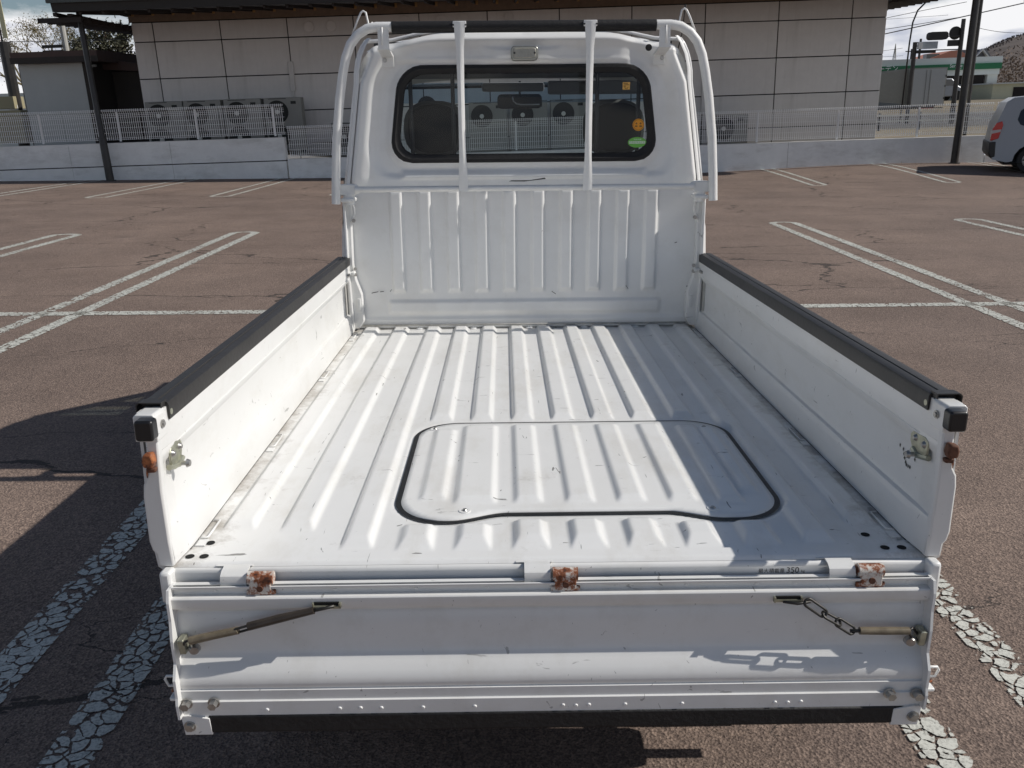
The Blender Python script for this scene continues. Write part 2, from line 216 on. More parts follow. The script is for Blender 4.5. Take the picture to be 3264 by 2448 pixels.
# ---------------------------------------------------------------- mesh helpers
class MB:
    def __init__(s): s.v = []; s.f = []
    def box(s, x0, x1, y0, y1, z0, z1):
        n = len(s.v); s.v += [(x, y, z) for z in (z0, z1) for y in (y0, y1) for x in (x0, x1)]
        s.f += [tuple(n+i for i in q) for q in ((0, 2, 3, 1), (4, 5, 7, 6), (0, 1, 5, 4), (2, 6, 7, 3), (0, 4, 6, 2), (1, 3, 7, 5))]; return s
    def prism(s, pts, axis, a0, a1, cap=True):
        """pts 2-D outline extruded along axis: x uses (y,z), y uses (x,z), z uses (x,y)"""
        n = len(s.v); k = len(pts)
        def P(p, a): return {'x': (a, p[0], p[1]), 'y': (p[0], a, p[1]), 'z': (p[0], p[1], a)}[axis]
        s.v += [P(p, a0) for p in pts] + [P(p, a1) for p in pts]
        for i in range(k):
            j = (i+1) % k; s.f.append((n+i, n+j, n+k+j, n+k+i))
        if cap: s.f.append(tuple(n+i for i in range(k))[::-1]); s.f.append(tuple(n+k+i for i in range(k)))
        return s
    def strip(s, pts, axis, a0, a1, seg=1):
        """open profile extruded"""
        n = len(s.v); k = len(pts)
        def P(p, a): return {'x': (a, p[0], p[1]), 'y': (p[0], a, p[1])}[axis]
        for q in range(seg+1):
            a = a0+(a1-a0)*q/seg; s.v += [P(p, a) for p in pts]
        for q in range(seg):
            for i in range(k-1): b = n+q*k+i; s.f.append((b, b+1, b+k+1, b+k))
        return s
    def tube(s, path, r, seg=8, caps=True):
        path = [Vector(p) for p in path]; n = len(s.v); rr = r if isinstance(r, (list, tuple)) else [r]*len(path)
        up = None
        for i, p in enumerate(path):
            d = (path[min(i+1, len(path)-1)] - path[max(i-1, 0)]).normalized()
            if up is None:
                a = Vector((0, 0, 1)) if abs(d.z) < .9 else Vector((0, 1, 0)); up = d.cross(a).normalized()
            u = (up - d*up.dot(d)).normalized(); up = u; vv = d.cross(u)
            for k in range(seg):
                t = 2*math.pi*k/seg; s.v.append(tuple(p + (u*math.cos(t)+vv*math.sin(t))*rr[i]))
        for i in range(len(path)-1):
            for k in range(seg): a = n+i*seg+k; b = n+i*seg+(k+1) % seg; s.f.append((a, b, b+seg, a+seg))
        if caps: s.f.append(tuple(n+k for k in range(seg))[::-1]); s.f.append(tuple(n+(len(path)-1)*seg+k for k in range(seg)))
        return s
    def disc(s, c, nrm, r, h, seg=16, r2=None):
        c = Vector(c); nrm = Vector(nrm).normalized(); return s.tube([c, c+nrm*h], [r, r2 or r], seg)
    def quad(s, *p): n = len(s.v); s.v += list(p); s.f.append(tuple(range(n, n+len(p)))); return s
    def build(s, name, m, parent=None, smooth=False, bevel=0, col=None):
        me = bpy.data.meshes.new(name); me.from_pydata([tuple(p) for p in s.v], [], s.f)
        bm = bmesh.new(); bm.from_mesh(me); bmesh.ops.recalc_face_normals(bm, faces=bm.faces); bm.to_mesh(me); bm.free()
        o = bpy.data.objects.new(name, me); COL.objects.link(o); me.materials.append(M[m] if isinstance(m, str) else m)
        if smooth:
            for p in me.polygons: p.use_smooth = True
            if smooth == 'auto':
                bm = bmesh.new(); bm.from_mesh(me)
                for e in bm.edges:
                    if len(e.link_faces) == 2 and e.calc_face_angle(0) > .6: e.smooth = False
                bm.to_mesh(me); bm.free()
        if bevel:
            b = o.modifiers.new('bevel', 'BEVEL'); b.width = bevel; b.segments = 2; b.limit_method = 'ANGLE'
            for p in me.polygons: p.use_smooth = True
            me.set_sharp_from_angle(angle=.7) if hasattr(me, 'set_sharp_from_angle') else None
        if parent: o.parent = parent
        return o
def empty(name, loc=(0, 0, 0), mw=None):
    o = bpy.data.objects.new(name, None); COL.objects.link(o); o.empty_display_size = .2
    if mw: o.matrix_world = mw
    else: o.location = loc
    return o
def tag(o, label=None, cat=None, group=None, kind=None):
    for k, v_ in (('label', label), ('category', cat), ('group', group), ('kind', kind)):
        if v_: o[k] = v_
    return o
def copy_tree(o, parent=None):
    c = o.copy(); COL.objects.link(c)
    if parent: c.parent = parent
    for ch in [x for x in bpy.data.objects if x.parent == o]: copy_tree(ch, c)
    return c
def text(name, body, size, mw, m, parent=None, thick=0.0):
    cu = bpy.data.curves.new(name, 'FONT'); cu.body = body; cu.size = size; cu.extrude = thick; cu.align_x = 'LEFT'
    t = bpy.data.objects.new(name+'_t', cu); COL.objects.link(t); bpy.context.view_layer.update()
    me = bpy.data.meshes.new_from_object(t.evaluated_get(bpy.context.evaluated_depsgraph_get())); bpy.data.objects.remove(t)
    o = bpy.data.objects.new(name, me); COL.objects.link(o); me.materials.clear(); me.materials.append(M[m])
    if parent: o.parent = parent
    o.matrix_local = mw; return o
def rrect(x0, x1, y0, y1, r, n=6, x2=None, x3=None):
    """rounded rectangle/trapezium; x2,x3 top edge"""
    x2 = x0 if x2 is None else x2; x3 = x1 if x3 is None else x3
    out = []
    for cx, cy, a in ((x1-r, y0+r, -90), (x3-r, y1-r, 0), (x2+r, y1-r, 90), (x0+r, y0+r, 180)):
        for k in range(n+1): t = R(a+90*k/n); out.append((cx+r*math.cos(t), cy+r*math.sin(t)))
    return out
def pillow(name, m, parent, c, h, e=2.6, flat=4.0):
    # soft cushion: superellipse outline in x,z with rounded faces in y
    mb = MB(); NU, NV = 28, 10
    for j in range(NV+1):
        f = -math.pi/2+math.pi*j/NV; k = math.copysign(abs(math.sin(f))**.8, math.sin(f)); w_ = max(abs(math.cos(f)), 1e-4)**(2/flat)
        for i in range(NU):
            t = 2*math.pi*i/NU; ct, st = math.cos(t), math.sin(t)
            mb.v.append((c[0]+h[0]*w_*math.copysign(abs(ct)**(2/e), ct), c[1]+h[1]*k, c[2]+h[2]*w_*math.copysign(abs(st)**(2/e), st)))
    for j in range(NV):
        for i in range(NU): a = j*NU+i; b = j*NU+(i+1) % NU; mb.f.append((a, b, b+NU, a+NU))
    return mb.build(name, m, parent, smooth=True)
def sm(t): t = max(0, min(1, t)); return t*t*(3-2*t)
FACE_BACK = Matrix(((1, 0, 0, 0), (0, 0, -1, 0), (0, 1, 0, 0), (0, 0, 0, 1)))   # text plane facing -y

# ================================================================= GROUND
def gz(x, y):
    z = -.0235*x - .004*y
    z += .22*sm((x-3)/7)*sm((y-14)/6)*(1 if x < 20 else sm((40-x)/20))
    return z
def lin(a, b, n): return [a+(b-a)*i/n for i in range(n+1)]
def sheet(name, xs, ys, zf, m, dz=0):
    mb = MB(); nx = len(xs)
    for y in ys:
        for x in xs: mb.v.append((x, y, zf(x, y)+dz))
    for j in range(len(ys)-1):
        for i in range(nx-1): a = j*nx+i; mb.f.append((a, a+1, a+nx+1, a+nx))
    o = mb.build(name, m, smooth=True); return o
lot = sheet('parking_lot', lin(-40, -14, 10)+lin(-13, 20, 66)+lin(22, 60, 12), lin(-30, 0, 10)+lin(.5, 20.16, 40), gz, 'asphalt'); tag(lot, kind='structure')
def bz(x, y):   # ground behind the fence
    return .30 + (.35*sm((-2-x)/4) if y < 40 else .35*sm((-2-x)/4)) + .85*sm((y-32)/22) + (y-60)*.004*(y > 60)
gr = sheet('ground', lin(-600, -40, 8)+lin(-36, 60, 48)+lin(80, 700, 8), [20.24]+lin(20.5, 60, 40)+lin(70, 900, 14), bz, 'dirtg'); tag(gr, kind='structure')
g2 = sheet('ground', [-600, -40.0], [-300, 20.24], lambda x, y: gz(-40, 0)-.3, 'dirtg'); tag(g2, kind='structure')
g3 = sheet('ground', [60, 700.0], [-300, 20.24], lambda x, y: -1.7, 'dirtg'); tag(g3, kind='structure')
g4 = sheet('ground', [-40, 60.0], [-300, -30], lambda x, y: -1.9, 'dirtg'); tag(g4, kind='structure')
def street_z(x, y): return bz(x, y)+.01
rd = sheet('road', lin(10.5, 120, 60), lin(33, 41, 8), street_z, mat('road_asphalt', (.10, .095, .09), .9, var=.15, vscale=2)); tag(rd, kind='structure')
# painted bay lines (thin sheets following the lot)
def edge(o):
    a = o.data.attributes.new('edge', 'FLOAT', 'POINT')
    for i in range(len(o.data.vertices)): a.data[i].value = 0.0 if i % 3 == 1 else 1.0
def ribbon(name, poly, m, label, n=24):
    """poly: left edge points and right edge points as two equal lists"""
    a, b = poly; mb = MB(); K = len(a)-1
    tot = []
    for i in range(K):
        d = max(1, int(math.dist(a[i], a[i+1])/.6))
        for q in range(d): t = q/d; tot.append((tuple(a[i][k]*(1-t)+a[i+1][k]*t for k in (0, 1)), tuple(b[i][k]*(1-t)+b[i+1][k]*t for k in (0, 1))))
    tot.append((a[-1], b[-1]))
    for p, q in tot:
        for s in (0, .5, 1): x = p[0]*(1-s)+q[0]*s; y = p[1]*(1-s)+q[1]*s; mb.v.append((x, y, gz(x, y)+.004))
    for i in range(len(tot)-1):
        for k in (0, 1): c = i*3+k; mb.f.append((c, c+1, c+4, c+3))
    o = mb.build(name, m, smooth=True); edge(o); tag(o, label, 'painted line', 'white bay lines on the car park', 'structure'); return o
def bay(xl, xr, y0, y1, wd, m, label, tip=1, sk=0.0):
    """hairpin: two parallel stripes joined at the far end"""
    mb = MB(); T = 8
    outer = []; inner = []
    ro = (xr-xl)/2; ri = ro-wd; cx = (xl+xr)/2; sgn = 1 if tip > 0 else -1; yt, yb = (y1, y0) if tip > 0 else (y0, y1)
    nb = max(2, int(abs(yt-yb)/.5))
    for i in range(nb+1): t = i/nb; y = yb+(yt-sgn*ri-yb)*t; outer.append((xl, y)); inner.append((xl+wd, y))
    for k in range(1, T): t = math.pi*(1-k/T); outer.append((cx+ro*math.cos(t), yt-sgn*ri+sgn*ro*math.sin(t)*.75)); inner.append((cx+ri*math.cos(t), yt-sgn*ri+sgn*ri*math.sin(t)*.75))
    for i in range(nb+1): t = 1-i/nb; y = yb+(yt-sgn*ri-yb)*t; outer.append((xr, y)); inner.append((xr-wd, y))
    for a, b in zip(outer, inner):
        for p in (a, ((a[0]+b[0])/2, (a[1]+b[1])/2), b): x = p[0]+sk*(p[1]-y0); mb.v.append((x, p[1], gz(x, p[1])+.004))
    for i in range(len(outer)-1):
        for k in (0, 1): c = i*3+k; mb.f.append((c, c+1, c+4, c+3))
    o = mb.build('bay_line', m, smooth=True); edge(o); return tag(o, label, 'painted line', 'white bay lines on the car park', 'structure')
bay(-1.52, -1.06, -2.0, 3.4, .125, 'line', 'flaking double bay line left of the truck, mostly in its shadow')
bay(.88, 1.33, -2.5, 3.4, .115, 'line', 'flaking double bay line right of the truck')
bay(-3.80, -3.40, -1.0, 9.84, .11, 'line2', 'long double bay line crossing the cross line on the left', sk=.012)
bay(3.45, 3.87, -1.0, 10.3, .11, 'line2', 'long double bay line crossing the cross line on the right', sk=.006)
bay(-6.20, -5.78, -1.0, 9.8, .11, 'line2', 'double bay line at the left edge of the photo', sk=.02)
bay(6.12, 6.56, -1.0, 10.45, .11, 'line2', 'double bay line at the right edge of the photo')
ribbon('cross_line', ([(-14, 5.22), (-1.2, 5.11), (14, 5.11)], [(-14, 5.08), (-1.2, 4.98), (14, 5.0)]), 'line2', 'white line running across the bays beyond the truck')
for i, (a, b, lb) in enumerate([(-10.45, -10.02, 'far bay line at the left edge beside the wall'), (-8.12, -7.66, 'far bay line left of the leaning lamp pole foot'), (-5.74, -5.30, 'far bay line beneath the step in the wall'), (-3.44, -3.0, 'far bay line just left of the cab'),
                        (6.12, 6.48, 'far bay line nearest the cab on its right'), (8.82, 9.2, 'far bay line before the right lamp pole'), (3.7, 4.1, 'far bay line hidden behind the cab'), (11.2, 11.6, 'far bay line under the silver van')]):
    bay(a, b, 15.1 if a < 0 else 16.0, 20.05, .085, 'line2', lb, tip=-1, sk=.03)
# crack along the lot, dry grass at the wall foot
gm = MB()
for i in range(900):
    x = random.choice([random.gauss(-7.4, .5), random.gauss(-5.45, .25), random.gauss(-6.6, .8), random.gauss(10.6, .3), random.uniform(-12.5, 11.5)]); y = 20.1-abs(random.gauss(0, .035)); z = gz(x, y); h = random.uniform(.02, .075)
    if x > 11.6: continue
    a = random.uniform(-.04, .04); b = random.uniform(-.05, .01); gm.quad((x-.004, y, z), (x+.004, y, z), (x+a, y+b, z+h))
tag(gm.build('dry_grass', 'grass'), 'dry tufts of grass along the foot of the wall', 'grass', kind='stuff')

# ================================================================= WALL AND FENCE
def wall(name, x0, x1, ztop, label, seams, band=None):
    t = empty(name, (x0, 20.2, 0)); tag(t, label, 'wall', 'concrete walls round the car park')
    xs = [x0]+seams+[x1]
    for i in range(len(xs)-1):
        a, b = xs[i]+(.004 if i else 0), xs[i+1]-(.004 if i < len(xs)-2 else 0)
        if band: MB().box(a-x0, b-x0, -.2, 0, -.9, band-.012).build('wall_base', 'conc', t); MB().box(a-x0, b-x0, -.185, 0, band-.012, band+.012).build('joint', 'joint', t); MB().box(a-x0, b-x0, -.2, 0, band+.012, ztop).build('wall_section', 'conc', t)
        else: MB().box(a-x0, b-x0, -.2, 0, -.9, ztop).build('wall_section', 'conc', t)
    MB().box(0, x1-x0, -.203, .03, ztop, ztop+.016).build('coping', 'cop', t)
    return t
w1 = wall('concrete_wall', -22.0, -5.37, 1.0, 'tall painted concrete wall section left of the step', [-15.3, -10.6, -8.15], .47)
MB().box(16.60, 16.633, -.205, .03, .49, 1.0).build('white_end_edge', 'cop', w1)
wall('concrete_wall', -5.335, 11.74, .485, 'low painted concrete wall behind and right of the cab', [-1.2, 3.0, 6.9])
wall('concrete_wall', 11.76, 22.0, .02, 'lowest concrete kerb wall behind the silver van', [15.0])
def fence(x0, x1, zb, zt, first, label, sp=1.885, y=20.12):
    t = empty('mesh_fence', (x0, y, zb)); tag(t, label, 'fence', 'white wire mesh fences on the walls')
    H = zt-zb
    x = first
    while x > x0: x -= sp
    x += sp
    posts = []
    while x < x1: posts.append(x); x += sp
    for p in posts: MB().box(p-x0-.022, p-x0+.022, .012, .05, 0, H-.06).build('post', 'fence', t)
    edges = [x0]+[p+.6 for p in posts if p+.6 < x1]+[x1]
    for a, b in zip(edges, edges[1:]):
        mb = MB(); n = max(1, int((b-a)/.05)); r = .0052
        for i in range(n):
            xx = a-x0+.02+i*(b-a-.02)/n
            mb.box(xx-r, xx+r, -r, r, .035, H-.10)
            mb.quad((xx-r, -r, H-.10), (xx+r, -r, H-.10), (xx+r, .0-.045, H-.045), (xx-r, -.045, H-.045)); mb.quad((xx-r, -.045, H-.045), (xx+r, -.045, H-.045), (xx+r, -.01, H), (xx-r, -.01, H))
            mb.box(xx-r, xx+r, -.045, -.045+2*r, H-.05, H)
        for z in (.045, .085, .20, .32, .44, .56, H-.14, H-.10):
            if z < H: mb.box(a-x0, b-x0, r, 3*r, z-.0035, z+.0035)
        mb.box(a-x0, b-x0, -.05, -.043, H-.05, H-.042); mb.box(a-x0, b-x0, -.012, -.004, H-.02, H-.012)
        o = mb.build('wire_panel', 'fence', t); o['kind'] = 'stuff'
    return t
fence(-22, -5.33, 1.045, 1.79, -5.6, 'white mesh fence standing on the taller wall at left')
fence(-5.30, 11.9, .52, 1.27, 6.16, 'white mesh fence on the low wall behind the cab', sp=1.967)
fence(11.95, 22, .05+.45, 1.27, 13.9, 'white mesh fence behind the silver van')
MB().box(11.95, 22, 20.02, 20.14, .03, .48).build('kerb_wall', 'conc'); tag(bpy.data.objects['kerb_wall'], 'thin concrete upstand carrying the fence behind the silver van', 'wall')

# ================================================================= BUILDING
B = empty('commercial_building', (0, 22.0, 0)); tag(B, 'large grey panel-clad commercial building with dark overhanging eaves behind the fence', 'building')
XL, XR = -9.43, 9.87
MB().box(XL+.02, XR-.02, .03, 16, .0, 4.3).build('wall_core', 'joint', B)
vx = [XL, -8.89, -7.18, -5.47, -3.78, -2.1, -.36, 1.48, 3.33, 5.21, 7.09, 8.97, XR]
def hzs(x): return [-.05, .80, 1.64, 2.53, 3.42, 3.885]
cache = {}
for i in range(len(vx)-1):
    hz = hzs(0)
    for j in range(len(hz)-1):
        wd, ht = vx[i+1]-vx[i]-.026, hz[j+1]-hz[j]-.026
        key = (round(wd, 3), round(ht, 3))
        if key not in cache:
            o = MB().box(0, wd, 0, .028, 0, ht).build('wall_panel', 'panel', B, bevel=.004); cache[key] = o
        else: o = cache[key].copy(); COL.objects.link(o); o.parent = B
        o.location = (vx[i]+.013, 0, hz[j]+.013)
for side, x in ((-1, XL), (1, XR)):
    for j in range(5):
        hz = hzs(0)
        for k in range(8):
            o = MB().box(x-(.0 if side < 0 else .028), x+(.028 if side < 0 else 0), .04+k*1.9, 1.92+k*1.9, hz[j]+.01, hz[j+1]-.01).build('side_panel', 'panelr', B)
MB().box(XL-.03, XR+.03, -.03, .0, 3.895, 4.14).build('frieze_board', 'wood', B)
MB().box(XL-.01, XR+.01, -.012, .02, 3.885, 3.895).build('frieze_shadow_gap', 'joint', B)
# roof
def roof_z(y): return 4.13 + (y)*.10
rb = MB(); rb.prism([(-2.9, 3.86), (-2.95, 4.14), (-2.75, 4.22), (8, 5.8), (18.5, 4.3), (18.5, 4.2), (0, 4.14), (-2.75, 3.865)], 'x', -9.95, 10.5); rb.build('roof', 'roof', B)
MB().box(-10.0, 10.55, -3.03, -2.955, 4.03, 4.15).build('gutter', 'roofe', B)
rf = MB().prism([(-2.80, 3.80), (-2.80, 3.868), (0, 4.135), (0, 4.055)], 'x', 0, .055).build('rafter', 'dwood', B)
re_ = MB().box(.0, .055, -.03-.008, -.03, 4.05, 4.13)
n = 0
x = -9.42
while x < 9.95:
    o = rf if n == 0 else rf.copy()
    if n: COL.objects.link(o); o.parent = B
    o.location.x = x
    e_ = MB().box(0, .06, -.055, -.03, 4.03, 4.135).build('rafter_block', 'endw', B); e_.location.x = x+.06
    x += .513; n += 1
# outlooker bars under the end eaves
for k in range(17):
    y = -2.7+k*.42
    a = MB().box(-10.42, XL-.01, y, y+.075, 3.66+max(0, y+2.8)*.03, 3.76+max(0, y+2.8)*.03).build('eave_bar', 'dwood', B)
    b = MB().box(XR+.01, 11.05, y, y+.075, 3.66+max(0, y+2.8)*.03, 3.76+max(0, y+2.8)*.03).build('eave_bar', 'dwood', B)
MB().box(-10.0, -9.92, -2.8, 4.6, 3.78, 3.86).build('eave_beam', 'dwood', B)
MB().box(XL-.3, XL-.2, -2.7, 4.5, 3.78, 3.84).build('eave_beam', 'dwood', B)
for (px, pz) in [(-4.91, 3.65), (-4.35, 3.65), (-2.48, 3.70), (-1.54, 3.70), (-.98, 3.71), (.19, 3.71)]:
    mb = MB(); ring = [(px+.13*math.cos(t*math.pi/12), -.012, pz+.13*math.sin(t*math.pi/12)) for t in range(25)]; mb.tube(ring, .007, 5, False); mb.disc((px, 0, pz), (0, -1, 0), .122, .012, 20); mb.build('vent_cover', 'panel', B, smooth='auto')
MB().box(-5.53, -5.41, -.07, -.002, 2.12, 2.84).box(-5.49, -5.45, -.05, -.002, 1.95, 2.12).build('pipe_duct', 'panel', B, bevel=.01)
MB().box(5.17, 5.28, -.07, -.002, 1.2, 2.92).build('pipe_duct', 'panel', B, bevel=.01)
# ---- air conditioner outdoor units
def ac_unit(w_, h, d=.34, twin=True):
    t = empty('air_conditioner')
    MB().box(0, w_, 0, d, .06, h).build('casing', 'ac', t, bevel=.012)
    fr = min(w_*.30, .27); cx, cz = w_*.34, h-fr-.07
    g = MB()
    for r in [fr*k/7 for k in range(2, 8)]: g.tube([(cx+r*math.cos(q*math.pi/12), -.02, cz+r*math.sin(q*math.pi/12)) for q in range(25)], .004, 4, False)
    for q in range(20): a = q*math.pi/10; g.tube([(cx+.05*math.cos(a), -.02, cz+.05*math.sin(a)), (cx+fr*math.cos(a), -.02, cz+fr*math.sin(a))], .003, 3, False)
    MB().disc((cx, -.004, cz), (0, 1, 0), fr*1.02, .002, 24).build('fan_opening', 'acd', t)
    g.build('fan_grille', 'acd', t); MB().disc((cx, -.034, cz), (0, 1, 0), .055, .02, 14).build('fan_hub', 'acw', t)
    if h > 1.1 and twin:
        MB().disc((cx, -.004, cz-fr*2.15), (0, 1, 0), fr*1.02, .002, 24).build('fan_opening', 'acd', t); MB().disc((cx, -.034, cz-fr*2.15), (0, 1, 0), .055, .02, 14).build('fan_hub', 'acw', t)
    MB().box(w_*.72, w_*.86, -.006, 0, h-.16, h-.09).build('badge', 'acd', t)
    MB().box(.05, .12, .0, d, 0, .06).box(w_-.12, w_-.05, 0, d, 0, .06).build('foot', 'acd', t)
    MB().box(w_*.12, w_*.6, -.003, .004, h-.035, h-.02).build('top_slot', 'acd', t)
    return t
AC = ac_unit(.93, 1.33); AC2 = ac_unit(.95, .88); AC3 = ac_unit(.95, 1.33, twin=False)
acs = [(AC, -9.0, .62, 'leftmost air conditioner behind the upper fence, at the building corner'), (AC, -8.04, .62, 'second air conditioner from the left behind the upper fence'), (AC, -7.03, .62, 'third air conditioner from the left behind the upper fence'), (AC, -6.02, .62, 'air conditioner at the fence step with its fan half showing'),
       (AC3, -.90, .35, 'air conditioner seen through the rear window left of the mirror'), (AC3, .13, .35, 'air conditioner seen through the rear window below the mirror'), (AC3, 1.16, .35, 'air conditioner seen through the rear window right of the mirror'),
       (AC2, -4.4, .42, 'air conditioner behind the lower fence just left of the cab'), (AC2, 5.22, .30, 'dark air conditioner behind the fence right of the cab')]
seen = set()
for (p, x, z, lb) in acs:
    o = p if p.name not in seen else copy_tree(p); seen.add(p.name)
    o.location = (x, 21.0, z); tag(o, lb, 'air conditioner', 'air conditioners along the building')
    st = MB().box(x, x+.93, 21.0, 21.34, min(bz(x, 21), z)-.05, z).build('concrete_plinth', 'boxs'); tag(st, 'concrete plinth under the '+lb.split(' behind')[0].split(' seen')[0]+(' near x' if False else ' ')+lb.split(' ', 3)[-1][:0]+('' ), 'plinth', 'plinths under the air conditioners')
    st['label'] = 'low concrete plinth carrying the ' + lb
# ================================================================= SHED (left)
S = empty('shed', (-13.0, 23, .5)); tag(S, 'small flat-walled grey shed with brown fascia left of the building', 'shed')
MB().box(.0, 1.73, 0, .2, -.3, 2.56).build('front_wall', 'shedw', S)
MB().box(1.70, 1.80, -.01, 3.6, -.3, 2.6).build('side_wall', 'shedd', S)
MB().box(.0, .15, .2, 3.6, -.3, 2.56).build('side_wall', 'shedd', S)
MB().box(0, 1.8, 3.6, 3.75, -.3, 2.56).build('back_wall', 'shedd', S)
MB().prism([(-.25, 2.57), (-.25, 2.84), (3.9, 2.9), (3.9, 2.57)], 'x', -.05, 2.25).build('roof', 'shedr', S)
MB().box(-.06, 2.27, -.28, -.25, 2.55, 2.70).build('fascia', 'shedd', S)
MB().tube([(1.86, -.05, -.3), (1.86, -.05, 2.38), (2.0, -.05, 2.46), (2.1, -.05, 2.46)], .035, 8).build('drain_pipe', 'pipe', S, smooth=True)
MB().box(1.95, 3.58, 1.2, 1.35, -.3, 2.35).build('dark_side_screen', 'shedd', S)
MB().prism([(1.2, 2.8), (3.58, 2.42), (3.58, 2.30), (1.2, 2.45)], 'y', 1.0, 4.0).build('lean_to_roof', 'shedr', S)
# ================================================================= POLES
def lamp_pole(x, y, zb, lean, r0, r1, h, label):
    t = empty('lamp_post', (x, y, zb)); tag(t, label, 'lamp post', 'dark lamp posts by the wall')
    MB().tube([(0, 0, 0), (lean*1.0, 0, 1.0), (lean*1.05, 0, 1.05), (lean*h, 0, h)], [r0, r0*.93, r1*1.15, r1], 14).build('pole', 'pole', t, smooth='auto')
    MB().disc((0, 0, -.01), (0, 0, 1), r0*1.5, .03, 12).build('base_plate', 'pole', t)
    MB().tube([(lean*h, 0, h), (lean*h, -.5, h+.35), (lean*h, -1.2, h+.45)], .035, 8).build('arm', 'pole', t, smooth=True)
    MB().box(lean*h-.12, lean*h+.12, -1.7, -1.15, h+.40, h+.50).build('lamp_head', 'pole', t, bevel=.03)
    return t
lamp_pole(-9.59, 19.7, gz(-9.59, 19.7), -.015, .092, .058, 7.0, 'dark tapered lamp post before the wall at left, leaning slightly')
lamp_pole(10.86, 19.68, gz(10.86, 19.68), .012, .088, .072, 7.0, 'thick dark lamp post before the wall at right')
def simple_pole(name, x, y, z0, z1, r, m, label, cat='utility pole', grp=None, seg=8):
    o = MB().tube([(0, 0, 0), (0, 0, z1-z0)], [r, r*.8], seg).build(name, m, smooth='auto'); o.location = (x, y, z0); return tag(o, label, cat, grp)
simple_pole('utility_pole', 13.82, 25, bz(14, 25), 9, .055, 'pole', 'thin dark pole just right of the thick lamp post')
# signal pole with back of traffic signal and round sign
T = empty('traffic_signal', (18.46, 35, bz(19, 35))); tag(T, 'traffic signals and round sign seen from behind on a dark pole', 'traffic signal')
z0 = bz(19, 35)
MB().tube([(0, 0, 0), (0, 0, 4.35-z0)], [.10, .08], 10).build('pole', 'pole', T, smooth='auto')
MB().box(-1.35, 0, -.02, .04, 3.70-z0, 3.74-z0).box(-1.0, 0, -.02, .04, 3.2-z0, 3.24-z0).build('arm', 'pole', T)
MB().prism(rrect(-1.36, -.58, 3.60-z0, 3.90-z0, .12), 'y', -.1, .15).build('signal_head', 'signs', T)
MB().disc((-.24, .05, 3.84-z0), (0, 1, 0), .25, .03, 24).build('round_sign', 'signs', T)
MB().box(-.5, .0, .0, .1, 3.35-z0, 3.58-z0).build('sign_plate', 'signs', T)
T2 = empty('direction_sign', (17.07, 36, bz(17, 36))); tag(T2, 'pale sign cluster on a dark post left of the round sign', 'sign'); z0 = bz(17, 36)
MB().tube([(0, 0, 0), (0, 0, 3.6-z0)], .09, 8).build('post', 'pole', T2, smooth='auto')
MB().box(.08, .9, -.1, -.05, 3.32-z0, 3.60-z0).build('sign_plate', 'signw', T2); MB().box(.1, .26, -.13, -.10, 3.34-z0, 3.58-z0).build('sign_frame', 'white', T2); MB().box(.02, .85, -.1, .05, 3.16-z0, 3.28-z0).build('bracket', 'signs', T2)
SL = empty('street_light', (16.86, 36.5, bz(17, 36))); z0 = bz(17, 36); tag(SL, 'slim street light with curved arm rising above the signals', 'street light')
MB().tube([(.15, 0, 0), (.2, 0, 3.6-z0), (.25, 0, 4.4-z0), (.4, 0, 4.85-z0), (.7, 0, 5.15-z0), (1.0, 0, 5.3-z0), (1.15, 0, 5.33-z0)], .035, 8).build('arm', 'pole', SL, smooth=True)
MB().box(1.05, 1.5, -.1, .1, 5.28-z0, 5.38-z0).build('lamp_head', 'pole', SL, bevel=.03)
# far poles, pylon
for (x, y, zt, r0, arms, lb) in ((37.7, 80, 6.4, .13, (6.1, 5.8), 'distant utility pole with two crossarms, the taller of the pair'), (37.2, 80.5, 5.6, .10, (5.4,), 'short distant utility pole left of the taller one')):
    D = empty('utility_pole', (x, y, bz(x, y))); tag(D, lb, 'utility pole', 'distant poles on the skyline'); zq = bz(x, y)
    MB().tube([(0, 0, 0), (0, 0, zt-zq)], [r0, r0*.8], 8).build('pole', 'pole', D, smooth='auto')
    for z in arms: MB().box(-.55, .55, -.05, .05, z-zq-.04, z-zq+.04).build('crossarm', 'pole', D)
P = empty('pylon', (44.2, 100, bz(45, 100))); tag(P, 'small far lattice pylon on the skyline', 'pylon')
mb = MB(); zt = 7.2-bz(45, 100)
for sx, sy in ((-1, -1), (1, -1), (-1, 1), (1, 1)): mb.tube([(sx*.45, sy*.45, 0), (0, 0, zt)], .035, 4)
for k in range(1, 8): q = .45*(1-k/8); z = zt*k/8; mb.box(-q, q, -q, -q+.05, z, z+.04)
mb.build('lattice', 'cpole', P)
# cables
def cable(a, b, sag, r, label, grp='overhead cables at right'):
    if grp == 'overhead cables at right': a = (a[0]-.75, *a[1:]); b = (b[0]-.75, *b[1:])
    pts = [tuple(a[i]*(1-t)+b[i]*t - (sag*4*t*(1-t) if i == 2 else 0) for i in range(3)) for t in [k/14 for k in range(15)]]
    return tag(MB().tube(pts, r, 4).build('cable', 'wire'), label, 'cable', grp)
cable((15, 40, 3.67), (26, 40, 5.62), .02, .022, 'thickest cable sloping up to the right over the signals')
cable((15, 40.5, 4.15), (21.7, 40.5, 4.85), .05, .013, 'cable ending at the bracket above the round sign')
cable((15, 41, 4.35), (22.3, 41, 5.55), -.03, .012, 'twisted cable, highest at right edge of the building')
cable((15, 42, 3.8), (20, 42, 3.70), .18, .008, 'thin sagging cable left of the far poles')
cable((15, 42, 4.95), (22, 42, 5.1), .03, .007, 'very thin level cable in the blue patch')
cable((22.2, 40, 4.42), (25, 40, 4.08), .12, .010, 'thin cable drooping to the hill behind the thick lamp post')
